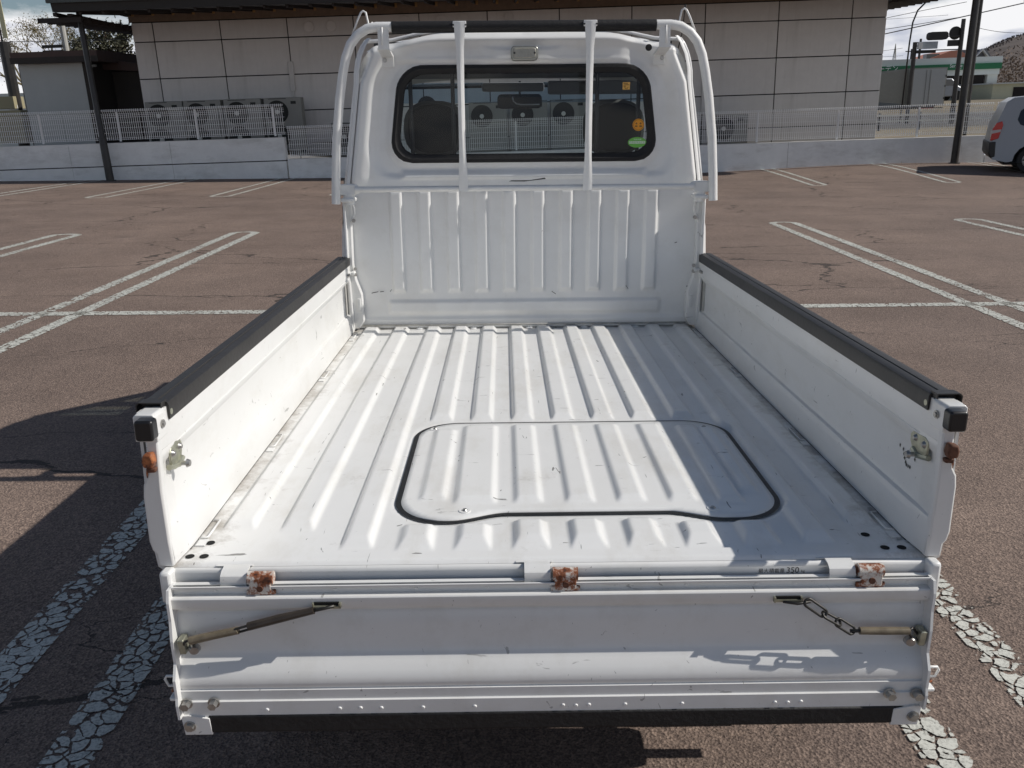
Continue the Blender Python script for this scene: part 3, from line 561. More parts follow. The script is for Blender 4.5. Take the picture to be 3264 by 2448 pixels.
cable((15, 43, 3.45), (20.5, 43, 3.4), .05, .007, 'lowest thin cable above the petrol station roof')
# ================================================================= RIGHT BACKGROUND
GS = empty('petrol_station', (25.9, 60, bz(30, 60))); z0 = bz(30, 60); tag(GS, 'long low service station with green sign band and open dark bays', 'building')
MB().box(-12, 8.4, .2, 9, 3.50-z0, 3.92-z0).build('roof_band', 'pal', GS)
MB().box(-12, 8.35, .1, 9, 3.12-z0, 3.50-z0).build('green_band', 'gsg', GS)
MB().box(-12, 8.3, .25, 9, 2.76-z0, 3.12-z0).build('lower_band', 'pal', GS)
MB().box(4.6, 7.5, .6, .7, .55, 2.76-z0).build('open_bay', 'gdark', GS)
MB().box(7.6, 8.3, .4, 9, 0, 2.76-z0).build('end_wall', 'pal', GS)
MB().box(-12, 4.5, .9, 1.0, 0, 2.76-z0).build('rear_wall', 'boxs', GS)
MB().box(4.6, 7.5, .5, .6, 0, .55).build('low_wall', 'pal', GS)
text('sign_text', 'ーデン', .46, Matrix.Translation((-.15, .09, 3.17-z0)) @ FACE_BACK, 'white', GS)
text('sign_text', 'Service', .30, Matrix.Translation((4.75, .09, 3.29-z0)) @ FACE_BACK, 'white', GS); text('sign_text', 'Station', .13, Matrix.Translation((5.2, .09, 3.16-z0)) @ FACE_BACK, 'white', GS)
# box truck seen from behind
BT = empty('box_truck', (21.1, 45, bz(21, 45))); z0 = bz(21, 45); tag(BT, 'grey box truck parked beyond the fence, seen from its double rear doors', 'truck')
zt = 2.86-z0; zb = 1.0-z0
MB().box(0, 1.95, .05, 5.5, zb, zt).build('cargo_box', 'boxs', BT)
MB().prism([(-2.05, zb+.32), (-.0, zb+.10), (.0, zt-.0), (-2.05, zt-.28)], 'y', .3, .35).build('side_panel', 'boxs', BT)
for a, b in ((.05, .90), (1.04, 1.88)): d_ = MB().box(a, b, .0, .05, zb+.03, zt-.06).build('rear_door', 'box', BT); [MB().box(xx-.02, xx+.02, -.03, 0, zb+zz, zb+zz+.09).build('hinge', 'signs', d_) for xx in (a if a < .5 else b,) for zz in (.3, .9, 1.4)]
MB().box(.90, 1.04, .01, .05, zb+.03, zt-.06).build('centre_post', 'box', BT); MB().tube([(.86, -.02, zb), (.86, -.02, zt-.1)], .012, 6).build('lock_rod', 'pipe', BT); MB().tube([(1.08, -.02, zb), (1.08, -.02, zt-.1)], .012, 6).build('lock_rod', 'pipe', BT)
MB().box(.05, 1.9, .02, .2, zb-.28, zb-.1).build('bumper', 'signs', BT)
for x in (.25, 1.7):
    for y in (1.0, 4.6): wh = MB().disc((x-.12, y, .42), (1, 0, 0), .42, .24, 20).build('wheel', 'tyre', BT, smooth='auto'); MB().disc((x-.13, y, .42), (1, 0, 0), .22, .26, 14).build('rim', 'rim', wh)
MB().box(.1, 1.85, 5.6, 7.2, .4, 2.0).build('cab', 'box', BT, bevel=.1)
MB().box(.6, 1.4, -.02, .1, zb-.2, zb-.12).build('tail_lamp_strip', 'red', BT)
YB = empty('yellow_house', (30.9, 55, bz(32, 55))); z0 = bz(32, 55); tag(YB, 'low pale yellow building with a dark doorway at the right edge', 'building')
MB().box(.1, 6, 0, 5, 0, 2.05-z0).build('wall', 'cream', YB); MB().box(1.42, 4, -.05, .0, .1, 1.84-z0).build('doorway', 'gdark', YB); MB().box(-.05, 6.2, -.2, 5, 2.05-z0, 2.13-z0).build('roof', 'pal', YB)
H1 = empty('house', (43.5, 90, 0)); tag(H1, 'distant house with salmon tiled roof above the service station', 'house')
MB().box(0, 6.8, 1, 6, 0, 5.1).build('wall', 'hwall', H1); MB().prism([(-.2, 5.05), (2.1, 5.8), (2.9, 5.8), (4.3, 5.05)], 'y', 0, 6).build('roof', 'hroof', H1); MB().box(-.3, 1.0, .2, 1, 5.0, 5.55).build('window', 'vglass', H1)
H2 = empty('house', (48.3, 92, 0)); tag(H2, 'distant grey gabled house right of the salmon roof', 'house')
MB().box(-.5, 3.0, 1, 6, 0, 5.2).build('wall', 'hwall', H2); MB().prism([(-1.6, 5.2), (-.9, 5.95), (2.2, 5.95), (2.8, 5.2)], 'y', .6, 6).build('roof', 'hroofg', H2)
gb = MB(); gb.prism([(.9, 5.2), (1.65, 6.0), (2.4, 5.2), (2.25, 5.2), (1.65, 5.82), (1.05, 5.2)], 'y', .2, .6); gb.build('gable_board', 'pal', H2)
# hill
def hillz(x, y):
    t = (y-150)/150
    base = 1.0+18*sm((y-120)/160)*sm((x-132+max(0, (y-300))*.0)/40)
    return base+math.sin(x*.11)*.5*sm((x-140)/30)+math.sin(x*.31+y*.05)*.3
def hg(x, y): return sm((x/(y+1.4)-.42)/.17)
hx = lin(70, 330, 100); hy = lin(120, 480, 60)
tag(sheet('hill', hx, hy, lambda x, y: bz(x, y)-1.0+14.5*sm((y-130)/170)*hg(x, y)+4.0*sm((y-125)/60)*hg(x, y)+random.uniform(-.25, .25)*hg(x, y), mat('wooded_hill', (.115, .088, .075), 1, var=.35, vscale=.12)), kind='structure')
hm = MB()
for i in range(3500):
    x = random.uniform(85, 200); y = random.uniform(240, 330); z = bz(x, y)-1.2+14.5*sm((y-130)/170)*hg(x, y)+4.0*sm((y-125)/60)*hg(x, y)
    h = random.uniform(.5, 1.0); wd = random.uniform(.08, .25)
    if x/(y+1.4) < .46: continue
    for k in range(3):
        a = random.uniform(0, 6.28); hm.quad((x+wd*math.cos(a), y+wd*math.sin(a), z+h*random.uniform(.3, .6)), (x-wd*math.cos(a), y-wd*math.sin(a), z+h*random.uniform(.3, .6)), (x+random.uniform(-.3, .3), y, z+h))
tag(hm.build('bare_wood', mat('hill_twigs', (.12, .10, .097), 1, var=.08, vscale=.3)), 'bare winter woodland covering the far hill', 'woodland', kind='stuff')

# ---- trees
def tree(name, x, y, zb, h, spread, label, m='twig', leaf=None, nleaf=0, depth=5, seed=1, leafsize=.05, trunk=None, grp='bare trees and shrubs behind the fence'):
    rnd = random.Random(seed); t = empty(name, (x, y, zb)); tag(t, label, 'tree', grp); mbt = MB(); mbc = MB(); tips = []
    def br(p, d, l, r, k):
        q = p + d*l; mid = p+d*l*.5+Vector((rnd.uniform(-1, 1), rnd.uniform(-1, 1), 0))*l*.05
        (mbt if k >= depth-1 else mbc).tube([p, mid, q], [r, r*.85, r*.68], 5 if k > 2 else 3, False)
        if k == 0: tips.append(q); return
        tips.append(q)
        for i in range(rnd.choice((2, 3, 3))):
            nd = (d + Vector((rnd.uniform(-1, 1)*spread, rnd.uniform(-1, 1)*spread, rnd.uniform(-.25, .55)))).normalized(); br(q, nd, l*rnd.uniform(.6, .82), r*.62, k-1)
    br(Vector((0, 0, 0)), Vector((rnd.uniform(-.1, .1), 0, 1)), h*.3, trunk or h*.025, depth)
    mbt.build('trunk', 'bark', t, smooth=True); mbc.build('branches', m, t)
    if leaf:
        ml = MB()
        for i in range(nleaf):
            p = rnd.choice(tips)+Vector([rnd.gauss(0, h*.028) for _ in range(3)]); a = Vector([rnd.uniform(-1, 1) for _ in range(3)]).normalized()*leafsize; b = Vector([rnd.uniform(-1, 1) for _ in range(3)]).normalized()*leafsize*.6
            ml.quad(p-a, p+b, p+a, p-b)
        ml.build('crown', leaf, t)
    return t
tree('bare_tree', -20.6, 34, .5, 6.0, .75, 'large bare reddish tree rising left of the shed', 'twig', 'leafr', 9000, 6, 3, .035)
tree('bare_tree', -19.0, 36, .5, 5.2, .8, 'bare olive brown tree beside the large reddish one', 'leafo', 'leafo', 5000, 6, 5, .035)
tree('evergreen_tree', -14.0, 33, .5, 4.6, .6, 'dark green bushy tree behind the shed and lamp post', 'twig', 'leafg', 3500, 5, 8, .07)
tree('russet_tree', -11.9, 33, .5, 4.5, .5, 'russet leaved tree behind the shed near the building corner', 'twig', 'leafr', 6000, 5, 11, .06)
tree('bare_tree', -12.9, 35, .5, 4.4, .7, 'pale bare tree closest to the building corner', 'twig', 'leafg', 700, 5, 14, .05)
tree('bare_tree', 33.0, 52, bz(33, 52), 3.0, .8, 'pruned bare tree before the hillside at the right edge', 'bark', None, 0, 5, 21, trunk=.09)
tree('bare_tree', 36.0, 58, bz(36, 58), 3.4, .8, 'bare tree behind the pale yellow building', 'twig', None, 0, 6, 23)
hm = MB(); rnd = random.Random(5)
for i in range(14000):
    x = rnd.uniform(36.5, 62); y = rnd.uniform(66, 78); z = bz(x, y)+rnd.uniform(0, 1)*(1.8+2.6*sm((x-36)/10)); a = Vector([rnd.uniform(-1, 1) for _ in range(3)])*.11; b = Vector([rnd.uniform(-1, 1) for _ in range(3)])*.07; p = Vector((x, y, z)); hm.quad(p-a, p+b, p+a, p-b)
tag(hm.build('scrub_bank', mat('winter_scrub', (.17, .125, .095), 1, var=.15, vscale=2)), 'brown winter scrub on the bank behind the yellow building', 'scrub', kind='stuff')
# left edge: concrete pole with signs, dark poles, machine
D = empty('utility_pole', (-14.98, 30, .5)); tag(D, 'pale concrete utility pole with dark brackets standing behind the shed', 'utility pole')
MB().tube([(0, 0, 0), (0, 0, 4.22)], [.11, .09], 10).build('pole', 'cpole', D, smooth='auto')
for z in (3.55, 3.38, 3.2): MB().box(-.75, -.05, -.15, -.09, z-.05, z+.05).build('bracket', 'signs', D)
bp_ = empty('banner_pole', (-14.9, 26, .5)); tag(bp_, 'dark pole with tall cream banner at the left edge', 'pole')
MB().tube([(0, 0, 0), (.0, 0, 3.4)], .16, 10).build('pole', 'pole', bp_, smooth='auto'); MB().box(.02, .16, -.02, 0, 3.5, 5.2).build('banner', 'ply', bp_); MB().box(-.35, -.1, -.02, 0, 3.3, 4.6).build('red_panel', 'redp', bp_); MB().tube([(-.04, 0, 3.3), (-.04, 0, 6)], .03, 8).build('mast', 'pole', bp_)
MB().box(-.12, .12, -.19, -.16, 1.45, 1.6).build('notice', 'cop', bp_)
simple_pole('utility_pole', -14.35, 25.6, .5, 3.3, .06, 'pole', 'thin dark pole beside the banner pole', grp='dark poles at the left edge'); simple_pole('utility_pole', -14.02, 25.2, .5, 3.2, .13, 'joint', 'broad black post right beside the shed', grp='dark poles at the left edge')
o = MB().box(-1.2, .35, 0, .6, 0, .95).box(-1.2, .2, 0, .6, 1.0, 1.35).build('site_cabinet', 'beige'); o.location = (-15.0, 25.7, 1.0); tag(o, 'beige boxes stacked at the left edge behind the fence', 'cabinet')
bk = MB().box(-10, 0, 0, 8, 0, 2.2).build('grey_building', 'pal'); bk.location = (-17.2, 33, .5); tag(bk, 'pale building fragment behind the banner pole at left edge', 'building')
for k, (z, sg) in enumerate(((4.35, .1), (3.98, .15), (3.75, .12))): cable((-22, 30.2, z+.1), (-9.8, 30.2, z-.1), sg, .010, ['upper', 'middle', 'lower'][k]+' thin cable crossing behind the shed roof', 'cables at left')

# ---- rails and low posts seen through the right fence
for k, y, z in ((0, 31, .75), (1, 31, .55)): o = MB().box(0, 22, 0, .05, 0, .06).build('guard_rail', 'pal' if k else 'cop'); o.location = (10.6, y, bz(12, y)+z-.25); tag(o, ('upper' if not k else 'lower')+' pale rail of the roadside barrier beyond the fence', 'rail', 'roadside rails')
rl = MB()
for k in range(14): o = MB().box(-.04, .04, 0, .08, 0, .62).build('barrier_post', 'signs') if k == 0 else o.copy(); (COL.objects.link(o) if k else None); o.location = (10.8+k*1.5, 31.06, bz(12, 31)); tag(o, 'dark roadside barrier post beyond the fence, %s counted from the building corner' % ['first', 'second', 'third', 'fourth', 'fifth', 'sixth', 'seventh', 'eighth', 'ninth', 'tenth', 'eleventh', 'twelfth', 'thirteenth', 'fourteenth'][k], 'post', 'roadside barrier posts')
def road_car(x, y, m, label, rot=0, sc_=1):
    t = empty('parked_car', (x, y, bz(x, y))); t.rotation_euler.z = rot; tag(t, label, 'car', 'cars beyond the fence')
    MB().prism([(-1.7, .25), (1.7, .25), (1.72, .7), (1.2, .85), (.7, 1.35), (-1.1, 1.4), (-1.65, .9)], 'y', -.75, .75).build('body', m, t, bevel=.05)
    MB().prism([(-1.3, .9), (1.0, .9), (.62, 1.28), (-1.02, 1.32)], 'y', -.76, .76).build('window', 'vglass', t)
    for xx in (-1.1, 1.1):
        for yy in (-.7, .7): MB().disc((xx, yy-.09, .3), (0, 1, 0), .3, .18, 18).build('wheel', 'tyre', t, smooth='auto')
    return t
road_car(27.8, 56, 'van', 'small pale car parked in the open bay of the service station')
road_car(16.5, 44, 'bumper', 'dark car below the box truck side')

# ================================================================= SILVER VAN (right edge)
V = empty('silver_van', (10.52, 17.6, gz(11.1, 17.3))); V.rotation_euler.z = R(-24); tag(V, 'silver estate van at the right edge, its tail towards the left', 'van')
LV, HV, WV = 4.25, 1.60, 1.62
side = [(.02, .40), (.0, .62), (.05, 1.0), (.22, 1.48), (.36, 1.575), (.7, HV), (2.4, 1.59), (2.75, 1.52), (3.4, 1.02), (4.05, .90), (4.22, .62), (4.22, .25), (3.85, .22), (3.1, .22), (1.3, .22), (.35, .24), (.08, .30)]
# body with wheel arches: profile lines across width, sides tucked in at the roof
body = MB(); ns = 9
def inset(z): return .0 if z < .9 else (z-.9)*.22
rows = []
for k, yy in enumerate([0, .02, .08, WV-.08, WV-.02, WV]):
    sh = [.035, .01, 0, 0, .01, .035][k]; row = []
    for (x, z) in side:
        cx = min(max(x, sh), LV-sh); ii = inset(z); y_ = max(yy, 0)+(ii if k < 3 else -ii); row.append(len(body.v)); body.v.append((cx, y_, z-(.012 if k in (0, 5) and z > 1.3 else 0)))
    rows.append(row)
for a, b in zip(rows, rows[1:]):
    for i in range(len(side)): j = (i+1) % len(side); body.f.append((a[i], a[j], b[j], b[i]))
# side faces with an arch cut: fan between outline and arch handled as quads strips
def side_face(row, flip):
    # outline polygon minus wheel arches (arches touch the bottom edge)
    ring = [(side[i], row[i]) for i in range(len(side))]
    y_ = body.v[row[0]][1]
    pts = []; 
    for i, (p, vi) in enumerate(ring):
        pts.append(vi)
        if p == (4.22, .25) or False: pass
        if abs(p[0]-3.85) < 1e-6 and abs(p[1]-.22) < 1e-6:
            for k in range(9): t = math.pi*k/8; body.v.append((3.45+.36*math.cos(t), y_, .26+.36*math.sin(t))); pts.append(len(body.v)-1)
        if abs(p[0]-1.3) < 1e-6:
            for k in range(9): t = math.pi*k/8; body.v.append((.82+.36*math.cos(t), y_, .26+.36*math.sin(t))); pts.append(len(body.v)-1)
    body.f.append(tuple(pts))
side_face(rows[0], False); side_face(rows[-1], True)
vb = body.build('body', 'van', V, smooth='auto')
def vside(name, pts, m, off=.006, parent=V):
    mb = MB(); p3 = [(x, inset(z)+.0+(.035 if False else 0)-off, z) for x, z in pts]; mb.quad(*p3); q3 = [(x, y+.012, z) for x, y, z in p3]; n = len(mb.v); mb.v += q3; k = len(pts); mb.f.append(tuple(n+i for i in range(k))[::-1])
    for i in range(k): j = (i+1) % k; mb.f.append((i, j, n+j, n+i))
    return mb.build(name, m, parent)
vside('rear_side_window', [(.52, 1.02), (.46, 1.12), (.50, 1.30), (.62, 1.40), (1.35, 1.43), (1.35, 1.0), (.60, .99)], 'vglass')
vside('side_window', [(1.42, 1.0), (1.42, 1.43), (2.2, 1.44), (2.2, 1.0)], 'vglass'); vside('side_window', [(2.28, 1.0), (2.28, 1.44), (2.55, 1.42), (3.1, 1.0)], 'vglass')
tl = MB(); tl.prism([(-.012, .70), (.02, .70), (.14, .74), (.20, 1.02), (.17, 1.10), (.07, 1.06), (.01, .95)], 'y', -.012, .16); tl.build('tail_lamp', 'red', V, bevel=.01)
MB().prism([(-.016, .84), (.165, .88), (.175, .93), (-.005, .91)], 'y', -.016, .16).build('reversing_lens', 'redc', V)
MB().prism([(-.015, .42), (-.02, .66), (.10, .68), (.12, .36), (.04, .33)], 'y', -.012, WV+.012).build('rear_bumper', 'bumper', V, bevel=.02)
MB().prism([(.16, 1.05), (.30, 1.42), (.31, 1.42), (.17, 1.05)], 'y', .25, WV-.25).build('rear_window', 'vglass', V)
vside('side_skirt_line', [(1.30, .30), (1.30, .315), (3.0, .315), (3.0, .30)], 'bumper')
for dx in (1.38, 2.24): vside('door_gap', [(dx, .35), (dx, 1.0), (dx+.008, 1.0), (dx+.008, .35)], 'joint', off=.001)
def wheel(parent, c, axis, r=.29, wd=.17, cap=True):
    c = Vector(c); a = Vector(axis); t = MB()
    prof = [(0, r*.62), (0, r*.93), (wd*.12, r), (wd*.88, r), (wd, r*.93), (wd, r*.62)]
    # ring lathe
    u = Vector((0, 0, 1)); v_ = a.cross(u); n = 0; S_ = 28
    for k in range(S_):
        th = 2*math.pi*k/S_; d = u*math.cos(th)+v_*math.sin(th)
        for (h, rr) in prof: t.v.append(tuple(c+a*h+d*rr))
    for k in range(S_):
        for i in range(len(prof)-1): p = k*6+i; q = ((k+1) % S_)*6+i; t.f.append((p, p+1, q+1, q))
    w_ = t.build('tyre', 'tyre', parent, smooth='auto')
    g = MB(); pr = [(0.01, r*.62), (.035, r*.58), (.05, r*.40), (.02, r*.30), (.015, r*.12), (.0, .0)]
    for k in range(S_):
        th = 2*math.pi*k/S_; d = u*math.cos(th)+v_*math.sin(th)
        for (h, rr) in pr: g.v.append(tuple(c+a*h+d*max(rr, .001)))
    for k in range(S_):
        for i in range(5): p = k*6+i; q = ((k+1) % S_)*6+i; g.f.append((p, p+1, q+1, q))
    g.build('rim', 'rim', parent, smooth='auto')
    hl = MB()
    for k in range(8): th = 2*math.pi*k/8; d = u*math.cos(th)+v_*math.sin(th); hl.disc(tuple(c+a*.028+d*r*.46), tuple(-a), .018, .02, 8)
    o_ = hl.build('rim_holes', 'hole', parent); o_['kind'] = 'stuff'
for x in (.82, 3.45):
    for y, a in ((.03, (0, 1, 0)), (WV-.03, (0, -1, 0))):
        we = empty('wheel'); we.parent = V; wheel(we, (x, y, .28), a, r=.28)
    MB().box(x-.36, x+.36, .2, WV-.2, .25, .62).build('wheel_well', 'under', V)
MB().box(.3, 4.0, .12, WV-.12, .18, .28).build('underside', 'under', V)

# ================================================================= THE TRUCK
TK = empty('mini_truck', mw=TM); tag(TK, 'small white flatbed truck seen from behind with its tailgate folded down', 'truck')
ZF = .65; YW = 1.985; CT = (-.0802, -1.4236, 1.414)
def W(x, z, y0=1.94, y=YW):   # shift a point read on plane y0 to plane y along the line of sight measured at
    s = (y-CT[1])/(y0-CT[1]); return (CT[0]+(x-CT[0])*s, CT[2]+(z-CT[2])*s)
# ---- bed floor
FC = [-.625, -.505, -.373, -.260, -.148, -.035, .077, .188, .300, .412, .524, .638]
hatch_poly = []
def hatch_sd(x, y, grow=0):
    """signed distance to hatch outline (negative inside)"""
    x0, x1, y1 = -.312, .500, .776; r = .105
    yb = .168 + .036*sm((x+.20)/.12)*sm((.37-x)/.12)
    hx = (x1-x0)/2+grow; cx = (x0+x1)/2; cy = (yb+y1)/2; hy = (y1-yb)/2+grow; rr = r+grow
    qx = abs(x-cx)-hx+rr; qy = abs(y-cy)-hy+rr
    return math.hypot(max(qx, 0), max(qy, 0))+min(max(qx, qy), 0)-rr
def rib(x, y, c, hw, y0, y1, H=.0125, sl=.012, el=.035):
    """trapezoid rib, hw half width of flat top"""
    a = (hw+sl-abs(x-c))/sl; b0 = (y-y0+el)/el if y0 > -9 else 9; b1 = (y1+.012-y)/.012
    h = min(a, b0, b1, 1); return H*(.35*sm(h)+.65*h) if h > 0 else 0
def floor_h(x, y):
    h = 0
    for i, c in enumerate(FC):
        if i <= 1: h = max(h, rib(x, y, c, .022, (.17, .165)[i], 1.975))
        elif i == 2: h = max(h, rib(x, y, c, .020, .085, 1.975))
        elif i in (10, 11): h = max(h, rib(x, y, c, .020, (.085, .165)[i-10], 1.975))
        else:
            h = max(h, rib(x, y, c, .020, .835, 1.975)); h = max(h, rib(x, y, c, .021, .085, .152 if abs(c-.08) < .2 else .136, H=.012, sl=.016, el=.045))
    sd = hatch_sd(x, y)
    if sd < .020: h = -.003*sm((.020-sd)/.008)
    if y < .012: h -= .006*sm((.012-y)/.012)**2
    return h
xs = []
x = -.712
while x < .7125: xs.append(x); x += .0042
ys = [0, .004, .008, .012]+[.02+.006*i for i in range(32)]; y = .22
while y < .76: ys.append(y); y += .018
ys += [.76+.006*i for i in range(16)]; y = .865
while y < 1.95: ys.append(y); y += .03
ys += [1.955, 1.963, 1.975, 1.99, 2.005]
fl = MB(); nx = len(xs)
for y in ys:
    for x in xs: fl.v.append((x, y, ZF+floor_h(x, y)))
for j in range(len(ys)-1):
    for i in range(nx-1):
        cx, cy = (xs[i]+xs[i+1])/2, (ys[j]+ys[j+1])/2
        if hatch_sd(cx, cy) < -.03: continue
        a = j*nx+i; fl.f.append((a, a+1, a+nx+1, a+nx))
FLOOR = fl.build('bed_floor', 'bed', TK, smooth=True)
MB().box(-.712, .712, .02, 2.0, .585, .63).build('bed_underside', 'under', FLOOR)
# hatch: seal + lid
def outline(grow, n=140):
    out = []
    cx, cy = .094, .475
    for k in range(n):
        t = 2*math.pi*k/n; dx, dy = math.cos(t), math.sin(t); lo, hi = 0, 1.2
        # more samples by angle on the rounded box
        for _ in range(28):
            mi = (lo+hi)/2
            if hatch_sd(cx+dx*mi, cy+dy*mi, grow) < 0: lo = mi
            else: hi = mi
        out.append((cx+dx*lo, cy+dy*lo))
    return out
def ring_mesh(g0, g1, z0, z1, n=220):
    a, b = outline(g0, n), outline(g1, n); mb = MB()
    for p in a: mb.v.append((*p, z0))
    for p in b: mb.v.append((*p, z1))
    for i in range(n): j = (i+1) % n; mb.f.append((i, j, n+j, n+i))
    return mb
sb = ring_mesh(-.022, .0105, ZF+.0005, ZF+.001); sb.build('hatch_seal', 'seal', TK, smooth=True)
hl = MB(); step = .0045; hx_ = []; x = -.314
HR = [(-.242, .020), (-.150, .036), (-.035, .021), (.077, .021), (.188, .021), (.300, .021), (.400, .018), (.452, .012)]
NR = 60; rings = []
n = 220; base = outline(0.0, n)
# lid as a grid clipped to the outline, plus a folded rim
gx = [-.315+.0048*i for i in range(171)]; gy = [.165+.009*i for i in range(69)]
def lid_h(x, y):
    h = 0
    for k, (c, hw) in enumerate(HR):
        y0 = .265 if k else .285; y1 = .735 if k else .705
        if k == 7: y0, y1 = .30, .70
        if k == 6: y0, y1 = .25, .72
        h = max(h, rib(x, y, c, hw, y0, y1, H=.009, sl=.012, el=.02))
    sd = hatch_sd(x, y); return ZF+.004+h-.002*sm((sd+.010)/.010)
idx = {}
for j, y in enumerate(gy):
    for i, x in enumerate(gx):
        if hatch_sd(x, y) < -.006: idx[(i, j)] = len(hl.v); hl.v.append((x, y, lid_h(x, y)))
bm = bmesh.new(); bv = {k: bm.verts.new(hl.v[i]) for k, i in idx.items()}
for (i, j) in list(idx):
    q = [(i, j), (i+1, j), (i+1, j+1), (i, j+1)]
    if all(k in idx for k in q): bm.faces.new([bv[k] for k in q])
bm.normal_update()
# snap border vertices to the outline and add rim
from collections import defaultdict
for v in bm.verts:
    if v.is_boundary or not v.link_faces:
        x, y, z = v.co
        for _ in range(6):
            e = 1e-4; sd = hatch_sd(x, y); gxx = (hatch_sd(x+e, y)-sd)/e; gyy = (hatch_sd(x, y+e)-sd)/e; x -= gxx*(sd+.0015); y -= gyy*(sd+.0015)
        v.co = (x, y, ZF+.0028)
bmesh.ops.delete(bm, geom=[v for v in bm.verts if not v.link_faces], context='VERTS')
be = [e for e in bm.edges if e.is_boundary]; r_ = bmesh.ops.extrude_edge_only(bm, edges=be); 
for v in [g for g in r_['geom'] if isinstance(g, bmesh.types.BMVert)]: v.co.z = ZF-.001
me = bpy.data.meshes.new('engine_hatch'); bmesh.ops.recalc_face_normals(bm, faces=bm.faces); bm.to_mesh(me); bm.free(); me.materials.append(M['bed'])
for p in me.polygons: p.use_smooth = True
HATCH = bpy.data.objects.new('engine_hatch', me); COL.objects.link(HATCH); HATCH.parent = TK
for i, (x, y) in enumerate([(-.272, .727), (-.170, .210), (.353, .208), (.450, .718)]):
    s_ = MB().disc((x, y, ZF+.0035), (0, 0, 1), .0125, .002, 20).build('screw_washer', 'paint', HATCH, smooth='auto'); MB().disc((x, y, ZF+.0055), (0, 0, 1), .0065, .003, 14, .004).build('screw', 'bolt', HATCH, smooth='auto')
# drain holes, clips
for (x, y) in [(-.663, .085), (-.684, .030), (-.657, .030), (.625, .085), (.640, .030), (.672, .030)]:
    MB().disc((x, y, ZF+.0006), (0, 0, 1), .0085, .0006, 18).build('drain_hole', 'hole', FLOOR)
for x in (-.64, -.43, -.21, .018, .244, .455): MB().disc((x, 1.975, ZF+.001), (0, 0, 1), .016, .004, 14, .012).disc((x, 1.975, ZF+.005), (0, 0, 1), .006, .004, 10).build('bolt_cap', 'paint', FLOOR, smooth='auto')
for s in (-1, 1):
    for (y0, y1) in [(1.80, 1.90), (1.24, 1.32), (.61, .70), (.10, .18)]:
        xm = s*.688
        MB().tube([(xm, y0, ZF+.003), (xm-s*.014, y0+.004, ZF+.004), (xm-s*.014, y1, ZF+.004), (xm, y1+.004, ZF+.003)], .0022, 6).build('rope_loop', 'paint', FLOOR, smooth=True)
        MB().box(min(xm, xm-s*.018), max(xm, xm-s*.018), y0-.03, y0-.004, ZF+.0005, ZF+.003).build('loop_recess', 'gate', FLOOR)
    MB().box(min(s*.6925, s*.699), max(s*.6925, s*.699), .06, 1.93, ZF+.0005, ZF+.0012).build('floor_edge_gap', 'under', FLOOR)
# floor dirt along the right edge is real grime: thin patches
random.seed(3)
gm = MB()
for i in range(5):
    y = random.uniform(.05, .62); x = .672-random.uniform(0, .006)+.01; l = random.uniform(.01, .05); gm.quad((x, y, ZF+.0012), (x+.012, y+.004, ZF+.0012), (x+.010, y+l, ZF+.0012), (x+.003, y+l*.8, ZF+.0012))
g_ = gm.build('grime', 'seam', FLOOR); g_['kind'] = 'stuff'
# ---- rear sill with printed load limit
SILL = MB().prism([(0, ZF-.0065), (-.006, ZF-.0085), (-.009, ZF-.013), (-.009, .615), (-.009, .600), (.03, .600), (.03, ZF-.008)], 'x', -.712, .712).build('rear_sill', 'gate', TK, bevel=.002)
text('load_text', '最大積載量', .0100, Matrix.Translation((.388, -.0096, .6225)) @ FACE_BACK, 'ink', SILL)
text('load_text', '350', .0165, Matrix.Translation((.4400, -.0096, .6215)) @ FACE_BACK, 'ink', SILL); text('load_text', 'kg', .0075, Matrix.Translation((.4685, -.0096, .6225)) @ FACE_BACK, 'ink', SILL)
for s in (-1, 1): MB().box(min(s*.700, s*.722), max(s*.700, s*.722), -.03, .0, .585, .648).build('sill_corner', 'gate', SILL, bevel=.006)
# ---- tailgate hanging down
TG = empty('tailgate'); TG.parent = TK
def tg_x0(z): return .697+(.62-z)*.055
prof = [(-.040, .6255), (-.040, .6190), (-.033, .6185), (-.033, .6050), (-.048, .6045), (-.0500, .6020), (-.0505, .5830), (-.0480, .5790), (-.034, .5760), (-.034, .5650), (-.0375, .5600), (-.0390, .5300), (-.0400, .5000), (-.0408, .4780), (-.0440, .4690), (-.0540, .4560), (-.0640, .4430), (-.0700, .4310), (-.0722, .4200), (-.0724, .4120), (-.0705, .4080), (-.0705, .4060), (-.0745, .4050), (-.0745, .4010), (-.0745, .3830), (-.0785, .3815), (-.0785, .3460)]
pt = MB(); ps = []
for i, (y, z) in enumerate(prof): ps.append((y, z))
n0 = len(pt.v); SEG = 24
for q in range(SEG+1):
    for (y, z) in ps:
        xx = tg_x0(z)*(-1+2*q/SEG); pt.v.append((xx, y, z))
for (y, z) in ps: pass
k = len(ps)
for q in range(SEG):
    for i in range(k-1): a = q*k+i; pt.f.append((a, a+1, a+k+1, a+k))
pan = pt.build('gate_panel', 'gate', TG, smooth='auto')
MB().prism([(-.020, .624), (-.020, .33), (-.035, .33), (-.028, .50), (-.022, .60), (-.030, .624)], 'x', -.70, .70).build('gate_outer_skin', 'gate', TG)
MB().box(-.700, .700, -.0420, -.0385, .6225, .6265).build('rail_edge', 'gate', TG)
MB().prism([(-.0785, .349), (-.0815, .349), (-.083, .310), (-.070, .304), (-.030, .310), (-.030, .345)], 'x', -.665, .690).build('rubber_trim', 'rubber', TG, bevel=.004)
